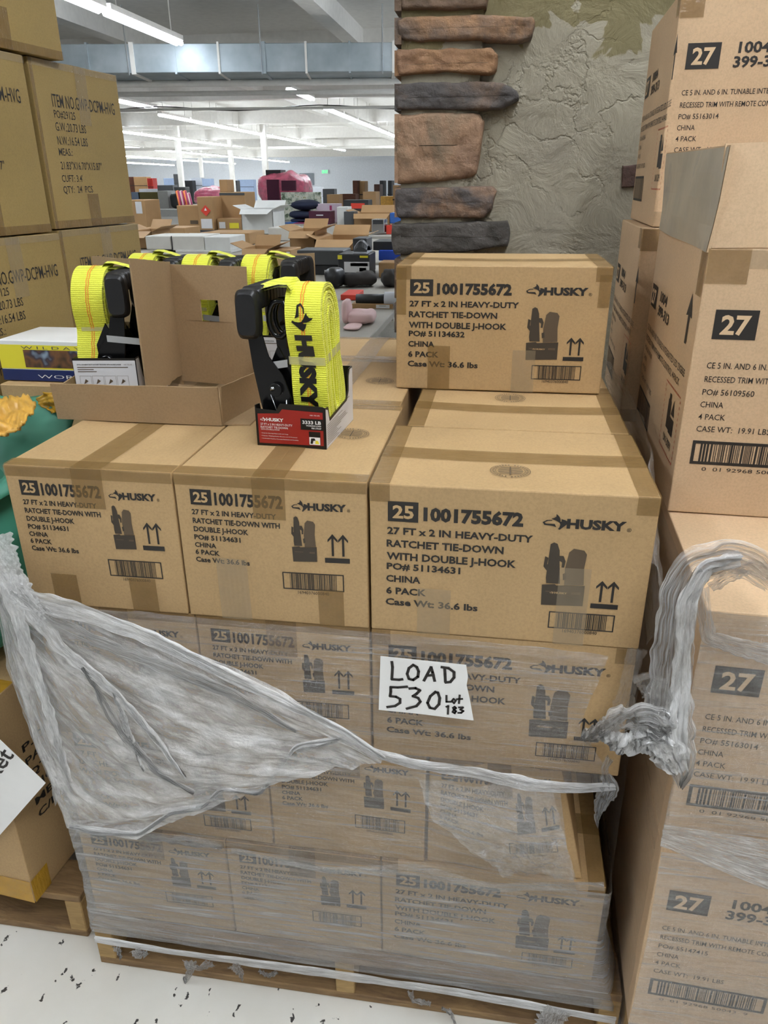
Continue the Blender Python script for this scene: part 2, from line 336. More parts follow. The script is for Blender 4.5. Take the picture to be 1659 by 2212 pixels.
def print_short(mb, c):
    F = c.face('F'); I = M['ink']; k = c.w/.294
    X = lambda a: a*k
    rect(mb, X(.024), .196, X(.0575), .221, F, I, 2, 2); text(mb, '25', X(.029), .2005, X(.023), .0165, c.face('F', .0012), M['kraftink'], .03)
    text(mb, '1001755672', X(.0620), .1975, X(.106), .0205, F, I, .04)
    for s, a, b, wd, ht in (('27 FT x 2 IN HEAVY-DUTY', .024, .180, .133, .0085), ('RATCHET TIE-DOWN WITH', .024, .1655, .138, .0088), ('DOUBLE J-HOOK', .024, .1515, .088, .0088),
                            ('PO# 51134631', .0235, .138, .075, .0085), ('CHINA', .023, .125, .035, .0082), ('6 PACK', .0225, .1125, .040, .0085), ('Case Wt: 36.6 lbs', .022, .0995, .088, .0088)):
        text(mb, s, X(a), b, X(wd), ht, F, I, .03)
    wolf(mb, X(.181), .1945, X(.026), .0185, F, I); text(mb, 'HUSKY', X(.2055), .1975, X(.058), .0115, F, I, .05); text(mb, '®', X(.2645), .197, X(.005), .005, F, I, .0)
    product(mb, X(.179), .112, X(.217), .187, F, M['inkmid'], M['ink2'])
    arrows(mb, X(.229), X(.267), .113, .161, F, I)
    barcode(mb, X(.161), .063, X(.257), .093, F, I); text(mb, '16940376000840', X(.184), .0555, X(.049), .0055, F, I, .0)
def seal(mb, c, cx, cy, rx=.03, ry=.03, mat=None):
    T = c.face('T', .0016); mat = mat or M['ink2']
    def ring(r0, r1):
        n = 40; mb.grid([[T(cx+cos(2*pi*i/n)*rx*q, cy+sin(2*pi*i/n)*ry*q) for i in range(n)] for q in (r0, r1)], mat, True)
    ring(.97, 1); ring(.72, .745)
    for i in range(34):
        if i in (8, 25): continue
        a = 2*pi*i/34; rr = .79; f = lambda u, v: T(cx+(cos(a)*(rr+v)+sin(a)*u)*rx, cy+(sin(a)*(rr+v)-cos(a)*u)*ry)
        rect(mb, -.035, 0, .035, .12, f, mat)
    for j in range(7):
        y = .5-j*.15; wd = .62*math.sqrt(max(0, 1-(y/.75)**2))
        rect(mb, cx-wd*rx, cy+(y-.04)*ry, cx-.06*rx, cy+(y+.03)*ry, T, mat); rect(mb, cx+.06*rx, cy+(y-.04)*ry, cx+wd*rx, cy+(y+.03)*ry, T, mat)
    rect(mb, cx-.04*rx, cy-.55*ry, cx+.04*rx, cy+.6*ry, T, mat)

def husky(label, x0, x1, y0, z0, d=.28, h=.2445, kind='long', po='51134631', seed=0, rz=0, seal_at=None, group=None, ftapes=(), warp=None, tape=True, mat='kraft', creases=()):
    w = x1-x0; c = Carton(w, d, h, 'x' if kind == 'long' else 'y', .0035, seed, warp)
    t = thing('shipping_carton', label, 'box', ((x0+x1)/2, y0+d/2, z0), rz, group)
    mb = MB(); c.shell(mb, M[mat])
    mb.build('carton_body', t, weld=True, bevel=.0025, seg=2, smooth=False)
    if kind in ('long', 'short'):
        mb = MB()
        (print_long(mb, c, po) if kind == 'long' else print_short(mb, c))
        if seal_at: seal(mb, c, *seal_at)
        mb.build('printed_marking', t)
    if tape:
        mb = MB(); c.tapes(mb, M['tape'])
        for (a, b, e, g, mt) in ftapes: rect(mb, a, b, e, g, c.face('F', .0016), M[mt], 2, 4)
        mb.build('packing_tape', t)
    return t, c
H = .2455; Z1, Z2, Z3, Z4 = .862, .6165, .371, .1255
TP = 'printed cartons on the wrapped pallet'
husky('brown strap carton at the left end of the unwrapped top row, black 25 print', -.573, -.3, 0, Z1, .40, kind='short', seed=1, ftapes=[(.045, .0, .09, .06, 'tape'), (.18, .0, .225, .062, 'tape')])
husky('middle carton of the unwrapped top row, carrying the single boxed yellow strap', -.297, -.004, 0, Z1, .405, kind='short', seed=2, seal_at=(.230, .215), ftapes=[(.055, .0, .105, .11, 'clear'), (.215, .0, .255, .065, 'tape')])
husky('wide carton at the right of the front top row with round seal on its lid', 0, .403, 0, Z1, .28, kind='long', seed=3, seal_at=(.2, .078), ftapes=[(.072, .0, .122, .08, 'clear'), (.277, .0, .322, .13, 'clear')])
husky('wide carton in the top row directly behind the large front right one', .02, .40, .285, Z1, .275, kind='long', seed=4, seal_at=(.18, .215))
husky('brown carton under the open display tray, behind the left end carton', -.573, -.3, .405, Z1, .40, kind='plain', seed=5)
husky('carton behind the middle top carton, round seal on its lid', -.297, -.01, .41, Z1, .40, kind='short', seed=6, seal_at=(.219, .182))
husky('carton at the back left corner of the pallet top, half hidden by yellow straps', -.573, -.3, .81, Z1, .28, kind='plain', seed=7)
husky('carton at the back edge of the pallet top with shiny loose tape', -.297, -.01, .815, Z1, .28, kind='plain', seed=8)
husky('carton hidden beneath the single raised carton', .02, .40, .565, Z1, .27, kind='plain', seed=9)
husky('single raised carton standing on the stack before the stone wall, order 51134632', -.035, .3775, .54, 1.1085, .28, h=.245, kind='long', po='51134632', seed=10, ftapes=[(.065, .0, .11, .09, 'tape'), (.235, .0, .28, .085, 'clear'), (.0, .15, .02, .24, 'tape'), (.39, .17, .412, .23, 'tape')])
# second layer
husky('film-covered carton, second row from the top, under the white loose film', -.573, -.293, .004, Z2, .40, kind='short', seed=11)
husky('film-covered middle carton, second row from the top', -.29, -.004, .004, Z2, .40, kind='short', seed=12)
husky('film-covered wide carton bearing the handwritten LOAD 530 sheet', 0, .402, .002, Z2, .28, kind='long', seed=13)
# third layer
husky('wide film-covered carton at the left of the third row from the top', -.582, -.193, .006, Z3, .28, kind='long', seed=14)
husky('film-covered middle carton, third row from the top', -.19, .09, .006, Z3, .40, kind='short', seed=15)
def crush(p):
    k = max(0, p.z/.243); s = (p.x+.135)/.27
    return Vector((p.x-.055*k*max(0, s)**1.4, p.y+.028*sin(pi*min(1, k*1.1))*sin(pi*min(1, max(0, s)))*(-1 if p.y < 0 else 0)+.03*k*max(0, s), p.z-.012*k*max(0, s)))
husky('crushed leaning carton at the right of the third row from the top', .095, .37, .01, Z3, .38, h=.243, kind='short', seed=16, warp=crush)
# bottom layer
husky('bottom row carton at the left, under tight film', -.584, -.287, .0, Z4, .40, kind='short', seed=17)
husky('bottom row carton in the middle, under tight film', -.284, .01, .0, Z4, .40, kind='short', seed=18)
husky('wide bottom row carton at the right, behind hazy whitened film', .013, .41, .0, Z4, .28, kind='long', seed=19)
# cartons behind, seen only at the sides and holding the layers above
for zz, nm in ((Z2, 'second'), (Z3, 'third'), (Z4, 'bottom')):
    y1 = .43 if zz != Z2 else .41
    husky('unprinted side of a carton in the gap, '+nm+' row, just behind the front one', .11, .415, y1, zz, .30, kind='plain', seed=20+int(zz*10), tape=False)
    husky('carton at the far right corner of the '+nm+' row, in the dark gap', .02, .415, .78, zz, .31, kind='plain', seed=24+int(zz*10), tape=False)
    husky('carton at the left side of the '+nm+' row behind the front one', -.58, -.2, .43, zz, .32, kind='plain', seed=27+int(zz*10), tape=False)
    husky('carton at the far left corner of the '+nm+' row', -.58, -.2, .78, zz, .31, kind='plain', seed=29+int(zz*10), tape=False)

# ------------------------------------------------------------------ pallets
def pallet(label, x0, x1, y0, y1, z0=0, h=.122, nb=7, rz=0, blocks=None):
    W, D = x1-x0, y1-y0
    t = thing('wooden_pallet', label, 'pallet', ((x0+x1)/2, (y0+y1)/2, z0), rz)
    tk = .018
    for i in range(nb):
        yy = -D/2+(D-.09)*i/(nb-1); mb = MB(); mb.box(-W/2, W/2, yy, yy+.09, h-tk, h, M['wood']); mb.build('deck_board', t, bevel=.002)
    for i in range(3):
        xx = [-W/2, -.019, W/2-.038][i]; mb = MB(); mb.box(xx, xx+.038, -D/2+.0, D/2, tk, h-tk, M['woodend']); mb.build('stringer', t, bevel=.002)
    for yy in (-D/2, -.045, D/2-.09): mb = MB(); mb.box(-W/2, W/2, yy, yy+.09, 0, tk, M['wood']); mb.build('bottom_board', t, bevel=.002)
    return t
pallet('worn wooden pallet under the film-wrapped strap cartons', -.585, .465, -.02, 1.12)
pallet('wooden pallet with a pale end block, left of the wrapped stack under the green fabric', -1.70, -.640, .03, 1.06)
pallet('wooden pallet under the pale cartons at the right', .475, 1.5, -.085, 1.15, h=.146)
# ------------------------------------------------------------------ pale lighting cartons on the right
def print_led(mb, c, po):
    F0 = c.face('F'); I = M['ink']
    rect(mb, .024, .289, .086, .333, F0, I, 3, 3); text(mb, '27', .034, .2965, .042, .029, c.face('F', .0013), M['ledink'], .03)
    text(mb, '1004', .118, .314, .058, .019, F0, I, .03); text(mb, '399-313', .112, .290, .098, .019, F0, I, .03)
    for s, v, wd in (('CE 5 IN. AND 6 IN. TUNABLE INTEGRATED LED ZIGBEE', .244, .262), ('RECESSED TRIM WITH REMOTE CONTROL 4-PACK', .2225, .232), ('PO# '+po, .202, .076),
                     ('CHINA', .182, .034), ('4 PACK', .162, .040), ('CASE WT:  19.91 LBS', .142, .110)):
        text(mb, s, .024, v, wd, .0095, F0, I, .004)
    barcode(mb, .022, .087, .205, .127, F0, I, n=40, seed=5, fr=.005, quiet=.07); text(mb, '0  01 92968 50043  9', .042, .076, .14, .0065, F0, I, 0)
def print_led_side(mb, c):
    L = c.face('L'); I = M['ink']
    rect(mb, .02, .272, .10, .316, L, I, 2, 2); text(mb, '27', .032, .279, .055, .029, c.face('L', .0013), M['ledink'], .03)
    text(mb, '1004', .145, .296, .085, .019, L, I, .03); text(mb, '399-313', .14, .270, .135, .019, L, I, .03)
    text(mb, 'CE 5 IN. AND 6 IN. TUNABLE INTEGRATED LED ZIGBEE', .022, .222, .45, .012, L, I, .004); text(mb, 'RECESSED TRIM WITH REMOTE CONTROL 4-PACK', .022, .200, .42, .012, L, I, .004)
    for s, v, wd in (('PO# 56109560', .180, .12), ('CHINA', .160, .05), ('4 PACK', .140, .06), ('CASE WT: 19.91 LBS', .118, .17)): text(mb, s, .022, v, wd, .010, L, I, .004)
    c0 = .44; mb.flat([(c0, .348), (c0-.022, .312), (c0-.007, .314), (c0-.007, .270), (c0+.007, .270), (c0+.007, .314), (c0+.022, .312)], L, I)
    barcode(mb, .02, .045, .20, .10, L, I, n=30, seed=6, fr=.005, quiet=.05)
    for i in range(14):
        for v in (.072, .186): rect(mb, .345+i*.0093, v, .350+i*.0093, v+.003, L, M['redink'])
    for i in range(12):
        for u in (.345, .471): rect(mb, u, .073+i*.0095, u+.003, .078+i*.0095, L, M['redink'])
    rect(mb, .385, .115, .41, .165, L, I); rect(mb, .39, .165, .405, .176, L, I); rect(mb, .41, .112, .445, .14, L, I); mb.flat([(.415, .145), (.43, .172), (.442, .145)], L, I)
    text(mb, 'UN 3091', .375, .088, .07, .014, L, I, .02)
RZ = -.035
def led(label, x, y, z, w=.42, d=.50, h=.42, po='55163014', front=True, side=True, seed=0, open_top=False, tape=True):
    """x, y: the front left corner"""
    c = Carton(w, d, h, 'y', .003, seed); p = Matrix.Rotation(RZ, 3, 'Z') @ Vector((w/2, d/2, 0))
    t = thing('shipping_carton', label, 'box', (x+p.x, y+p.y, z), RZ)
    mb = MB(); c.shell(mb, M['led']); mb.build('carton_body', t, weld=True, bevel=.003, seg=2)
    if front or side:
        mb = MB()
        if front: print_led(mb, c, po)
        if side: print_led_side(mb, c)
        mb.build('printed_marking', t)
    if tape:
        mb = MB(); c.tapes(mb, M['clear'], ends=False)
        rect(mb, 0, h-.045, .045, h, c.face('F', .0012), M['tape'], 1, 1); rect(mb, d-.03, h-.04, d, h, c.face('L', .0012), M['tape']); rect(mb, 0, 0, .05, .03, c.face('F', .0012), M['clear'])
        mb.build('packing_tape', t)
    return t, c
t, c = led('pale carton with its lid flaps standing open, order 56109560, at the right', .469, .233, .99, po='56109560', seed=40, tape=False)
# raised flaps of that carton
mb = MB(); d, h, w_ = .50, .42, .42
n = 10
rows = [[Vector((-w_/2+.012*(j/4)**1.5*(1-i/n)+.003*sin(7*i/n+j), -d/2+d*i/n, h+.142*j/4-.006*(1-i/n))) for i in range(n+1)] for j in range(5)]
mb.grid(rows, M['led']); mb.build('side_flap', t, solid=.005)['label'] = 'raised lid flap with greyish taped face'
m_, nt, b = newmat('grimy_tape'); nn = noisen(nt, 9, 5); rr = ramp(nt, nn.outputs[0], [(.3, lin('a39a88')), (.6, lin('b9ad98')), (.74, lin('8d8a86'))]); nt.links.new(rr.outputs[0], b.inputs['Base Color']); b.inputs['Roughness'].default_value = .35
M['grimy'] = m_
mb = MB(); mb.grid([[p+Vector((-.0035, 0, -.002 if j == 4 else 0)) for p in rows[j][0:n+1]] for j in range(5)], M['grimy']); mb.build('tape_sheet', t)
mb = MB(); rr_ = [[Vector((-w_/2+.004+(w_)*i/6, -d/2+.003+.018*(j/4)**1.3, h+.14*j/4+.002*sin(i*2.1+j))) for i in range(7)] for j in range(5)]
mb.grid(rr_, M['led']); mb.build('front_flap', t, solid=.005)
mb = MB(); rect(mb, 0, h-.05, .06, h, c.face('F', .0012), M['tape'], 1, 2); rect(mb, .06, h-.028, .42, h, c.face('F', .0012), M['clear'], 6, 1); rect(mb, d-.04, h-.07, d, h, c.face('L', .0012), M['tape']); mb.build('packing_tape', t)
p = ay(1407, 500, .78)
led('tall pale carton behind the open one, order 55163014, topmost at the right', p.x, .78, 1.412, d=.42, po='55163014', seed=41)
led('pale carton in the second column, its lettered side showing beside the wall', p.x-.022, .76, .99, d=.42, po='55163014', front=False, seed=42)
led('film-wrapped pale carton, order 55163014, under the open-topped one', .460, -.089, .572, d=.60, w=.44, h=.416, po='55163014', side=False, seed=43, tape=False)
led('lowest pale carton in the right-hand stack, wrapped in film', .460, -.089, .152, d=.60, w=.44, h=.418, po='55147415', side=False, seed=44, tape=False)
led('pale carton deep in the gap, middle layer of the right-hand stack', .487, .53, .572, d=.62, w=.42, h=.416, front=False, side=False, seed=45, tape=False)
led('pale carton deep in the gap, lowest layer of the right-hand stack', .487, .53, .152, d=.62, w=.42, h=.418, front=False, side=False, seed=46, tape=False)
# ------------------------------------------------------------------ olive cartons, left
def print_item(mb, c):
    G = c.face('R'); I = M['ink']
    for s, u, v, wd, ht in (('ITEM NO.GWP-DCPM-HVG', .072, .296, .285, .031), ('PO#29125', .072, .2705, .092, .019), ('G.W.:20.73 LBS', .070, .240, .135, .021), ('N.W.:16.54 LBS', .069, .207, .135, .021),
                            ('MEAS.:', .067, .181, .060, .018), ('21.83"X16.70"X15.87"', .066, .147, .19, .020), ("CUFT: 3.4'", .061, .116, .095, .018), ('QTY:  24  PCS', .060, .088, .135, .018)):
        text(mb, s, u, v, wd, ht, G, I, .004)
def olive(label, p0, p1, z, seed):
    p0, p1 = Vector(p0+(0,)), Vector(p1+(0,)); e = (p1-p0); d = e.length; e.normalize(); nrm = Vector((e.y, -e.x, 0))
    w = .54; ct = (p0+p1)/2-nrm*w/2; c = Carton(w, d, .402, 'x', .003, seed)
    t = thing('shipping_carton', label, 'box', (ct.x, ct.y, z), math.atan2(-e.x, e.y))
    mb = MB(); c.shell(mb, M['olive']); mb.build('carton_body', t, weld=True, bevel=.003, seg=2)
    mb = MB(); print_item(mb, c); mb.build('printed_marking', t)
    mb = MB(); G = c.face('R', .0013)
    rect(mb, d*.5-.01, .26, d*.5+.04, .402, G, M['clear'], 2, 3); rect(mb, d*.42, 0, d*.42+.052, .085, G, M['tape'], 2, 2); rect(mb, 0, 0, .012, .402, G, M['tape'], 1, 4)
    rect(mb, 0, .385, d, .402, G, M['clear'], 5, 1); rect(mb, 0, 0, d, .02, G, M['tape'], 5, 1); rect(mb, 0, d*.5-.025, w, d*.5+.025, c.face('T', .0013), M['clear'], 5, 2)
    mb.build('packing_tape', t); return t
olive('olive brown carton with eight lines of lettering, second layer from top at the left', (-1.022, 1.009), (-.982, 1.396), 1.392, 50)
olive('olive brown carton at the left picture edge, its lettering ending in HVG', (-1.055, .586), (-1.014, .975), 1.388, 51)
olive('topmost olive brown carton of the left stack, corner only', (-1.045, .72), (-.99, 1.125), 1.797, 52)
olive('olive brown carton behind the yellow strap, starting ITEM NO.', (-1.018, 1.012), (-.975, 1.40), .986, 53)
olive('olive brown carton at the left edge, directly above the yellow picture box', (-1.05, .60), (-1.002, .985), .982, 54)
olive('olive brown carton low in the left stack, mostly hidden by the green fabric', (-1.05, .60), (-1.002, .985), .576, 55)
olive('olive brown carton low at the back of the left stack', (-1.018, 1.012), (-.975, 1.40), .58, 56)
olive('lowest olive brown carton at the back of the left stack', (-1.018, 1.012), (-.975, 1.40), .174, 57)
olive('lowest olive brown carton of the left stack', (-1.05, .60), (-1.002, .985), .17, 58)
pallet('wooden pallet beneath the olive cartons', -1.72, -.98, 1.07, 1.50, h=.17)
# ------------------------------------------------------------------ lower left: taped carton, sheet, green fabric, picture box
t = thing('taped_carton', 'brown carton with yellow tape along its base, lower left on a pallet', 'box', (-.93, .235, .125), -.10)
c = Carton(.46, .42, .50, 'x', .006, 60)
mb = MB(); c.shell(mb, M['kraft']); mb.build('carton_body', t, weld=True, bevel=.006, seg=3)
mb = MB(); G = c.face('R')
for i, s in enumerate(('P.O. NO:', 'PART NO:', 'QTY:', 'TICKET:', 'MEAS:', 'C/NO:')): text(mb, s, .06, .345-i*.034, .022*len(s), .018, G, M['ink'], .02)
mb.build('printed_marking', t)
mb = MB(); rect(mb, 0, 0, .46, .06, c.face('F', .0015), M['yellowtape'], 6, 2); rect(mb, 0, 0, .05, .06, c.face('R', .0015), M['yellowtape'], 1, 2); rect(mb, 0, .44, .46, .50, c.face('F', .0015), M['yellowtape'], 6, 2)
rect(mb, 0, 0, .46, .08, c.face('T', .0015), M['yellowtape'], 6, 2); mb.build('yellow_tape', t)
mb = MB(); YS = -.03
C4 = [(-190, 1740), (-10, 1588), (99, 1691), (-25, 1832)]
mb.prism([(ay(a, b, YS).x, ay(a, b, YS).z) for a, b in C4], lambda u, v, w: Vector((u, YS+.02*0+w-.001, v)), .0012, M['white'])
sg = tag(mb.build('paper_sheet'), 'white paper sheet ending in handwritten "ucket", on the taped carton', 'sheet')
mb = MB(); o0 = ay(-45, 1740, YS-.0015); e1 = (ay(32, 1632, YS-.0015)-o0); L1 = e1.length; e1.normalize(); e2 = Vector((-e1.z, 0, e1.x)); e2 = -e2 if e2.z < 0 else e2
text(mb, 'bucket', 0, 0, L1, .032, lambda u, v: o0+e1*u+Vector((-e1.z, 0, e1.x))*v, M['ink'], .012); mb.build('handwriting', sg)

def blob(name, mat, x0, x1, y0, y1, z0, z1, amp, sc_, seed, nu=40, nv=24, p=2.6, fold=0):
    cx, cy, cz = (x0+x1)/2, (y0+y1)/2, (z0+z1)/2; rows = []
    sp = lambda a: math.copysign(abs(a)**(2/p), a)
    for j in range(nv+1):
        th = -pi/2+pi*j/nv; row = []
        for i in range(nu):
            ph = 2*pi*i/nu
            q = Vector((sp(cos(th))*sp(cos(ph)), sp(cos(th))*sp(sin(ph)), sp(sin(th))))
            P = Vector((cx+q.x*(x1-x0)/2, cy+q.y*(y1-y0)/2, cz+q.z*(z1-z0)/2))
            nz = noise.noise(P*sc_+Vector((seed, 0, 0)))+.5*noise.noise(P*sc_*2.3+Vector((seed, 3, 0)))
            if fold: nz += fold*abs(noise.noise(Vector((P.x*sc_*2.5, P.y*sc_*.6, P.z*sc_*.8+seed))))
            d = q.normalized()*amp*nz; d.z = max(d.z, 0) if j < nv*.2 else d.z
            row.append(P+d)
        rows.append(row)
    mb = MB(); mb.grid(rows, mat, True); return mb
M['green'] = plain('green_fabric', '3c8069', .55, vary=.12, scale=5)
g = blob('g', M['green'], -1.04, -.655, .04, .56, .63, 1.02, .05, 5, 3, 56, 32, 2.8, .8).build('fabric_bundle', smooth=True)
tag(g, 'green fabric bundle stuffed between the wrapped stack and the left cartons', 'fabric')
# green flap lying across its top
def sheet(curves, nu, nv, amp=.0, fr=(8, 30), seed=0, dirv=Vector((0, -1, 0)), ripple=0):
    def res(c, n):
        c = [Vector(p) for p in c]; L = [0]
        for a, b in zip(c, c[1:]): L.append(L[-1]+(b-a).length)
        out = []
        for i in range(n):
            s = L[-1]*i/(n-1); k = 0
            while k < len(c)-2 and L[k+1] < s: k += 1
            f = (s-L[k])/max(1e-9, L[k+1]-L[k]); out.append(c[k].lerp(c[k+1], min(1, f)))
        return out
    cs = [res(c, nu) for c in curves]; rows = []
    for j in range(nv):
        q = (len(cs)-1)*j/(nv-1); k = min(int(q), len(cs)-2); f = q-k; row = []
        for i in range(nu):
            p = cs[k][i].lerp(cs[k+1][i], f); u, v = i/(nu-1), j/(nv-1)
            e = noise.noise(Vector((u*fr[0]*.35, v*fr[1]*.5, seed)))+.55*noise.noise(Vector((u*fr[0], v*fr[1], seed+5)))+.35*noise.noise(Vector((u*fr[0]*3, v*fr[1]*2, seed+9)))
            p = p+dirv*(amp*(e+.3))
            if ripple: p = p+Vector((noise.noise(Vector((u*9, seed, v*3))), 0, noise.noise(Vector((u*17, seed+4, v*2)))))*ripple*(1 if j in (0, nv-1) else .3)
            row.append(p)
        rows.append(row)
    return rows
mb = MB()
mb.grid(sheet([[(-1.15, .36, 1.16), (-.92, .34, 1.15), (-.80, .34, 1.10), (-.70, .36, 1.11), (-.615, .38, 1.105)],
               [(-1.15, .22, 1.10), (-.90, .20, 1.12), (-.78, .21, 1.04), (-.70, .25, 1.06), (-.63, .30, 1.07)],
               [(-1.10, .06, .94), (-.90, .02, .98), (-.78, .04, .94), (-.70, .08, .94), (-.66, .16, .99)]], 40, 24, .03, (4, 5), 2, Vector((0, -.4, 1))), M['green'])
o = mb.build('fabric_cloth', smooth=True, solid=.004); tag(o, 'green cloth flap draped below the yellow picture box', 'fabric')
# yellow picture box behind the fabric
yb = .62
def pt(a, b): return ay(a, b, yb)
x0, z0_ = pt(10, 820).x, pt(10, 820).z; x1, z1_ = pt(310, 820).x+.02, pt(10, 735).z
t = thing('picture_box', 'yellow picture box with a dark photograph and navy base, behind the green cloth', 'box', ((x0+x1)/2, yb+.09, z0_), 0)
W2 = x1-x0; Hb = z1_-z0_; M['yel'] = plain('yellow_print', 'efe03c', .4); M['navy'] = plain('navy_print', '1c2a5e', .4)
mb = MB(); mb.box(-W2/2, W2/2, -.09, .09, 0, Hb, M['white']); mb.build('box_body', t, bevel=.001)
Ff = lambda u, v: Vector((u-W2/2, -.0908, v))
mb = MB(); rect(mb, 0, Hb*.30, W2, Hb*.90, Ff, M['yel']); rect(mb, 0, 0, W2, Hb*.28, Ff, M['navy'])
m_, nt, b = newmat('dark_photograph'); vo = noisen(nt, 22, 2); rr = ramp(nt, vo.outputs[0], [(.35, lin('2a2622')), (.5, lin('7b5434')), (.62, lin('3b3340')), (.72, lin('8fa0b4'))]); nt.links.new(rr.outputs[0], b.inputs['Base Color'])
F2 = lambda u, v: Vector((u-W2/2, -.0916, v)); rect(mb, W2*.17, Hb*.34, W2, Hb*.78, F2, m_)
text(mb, 'W I L D A Y', W2*.16, Hb*.80, W2*.40, Hb*.07, F2, M['navy'], -.01); text(mb, 'WORLD W', W2*.24, Hb*.07, W2*.5, Hb*.09, F2, M['white'], -.01); mb.build('printed_cover', t)
# carton that carries it
t = thing('shipping_carton', 'brown carton under the yellow picture box, hidden in the gap at the left', 'box', (-.815, .77, .125))
c = Carton(.33, .36, z0_-.128, 'x', .002, 62); mb = MB(); c.shell(mb, M['kraft']); mb.build('carton_body', t, weld=True, bevel=.003)
# torn yellow wrapping
M['ochre'] = plain('yellow_wrapping', 'cf9f45', .35, vary=.2, scale=20, bmp=.5)
mb = MB(); yy = .12
cz = [[ay(a, b, yy+k) for a, b in c_] for k, c_ in ((.12, [(-60, 862), (20, 862), (62, 858), (80, 876)]), (.06, [(-60, 890), (10, 905), (50, 890), (74, 893)]), (.0, [(-60, 925), (10, 925), (40, 922), (58, 908)]), (-.02, [(-60, 960), (5, 948), (28, 943), (50, 925)]))]
mb.grid(sheet(cz, 36, 26, .012, (9, 9), 3, Vector((0, -.5, 1)), .006), M['ochre']); o = mb.build('torn_wrapping', smooth=True, solid=.003); tag(o, 'torn crumpled yellow wrapping lying on the green fabric at the left edge', 'wrapping')
mb = MB(); cz = [[ay(a, b, .30) for a, b in c_] for c_ in ([(80, 862), (100, 848), (140, 846)], [(88, 876), (110, 868), (145, 872)], [(110, 888), (122, 892), (145, 885)])]
mb.grid(sheet(cz, 20, 14, .012, (7, 7), 8, Vector((0, -1, .3)), .004), M['yellowtape']); o = mb.build('tape_scrap', smooth=True, solid=.002); tag(o, 'crumpled glossy golden tape scrap beside the display tray', 'tape')
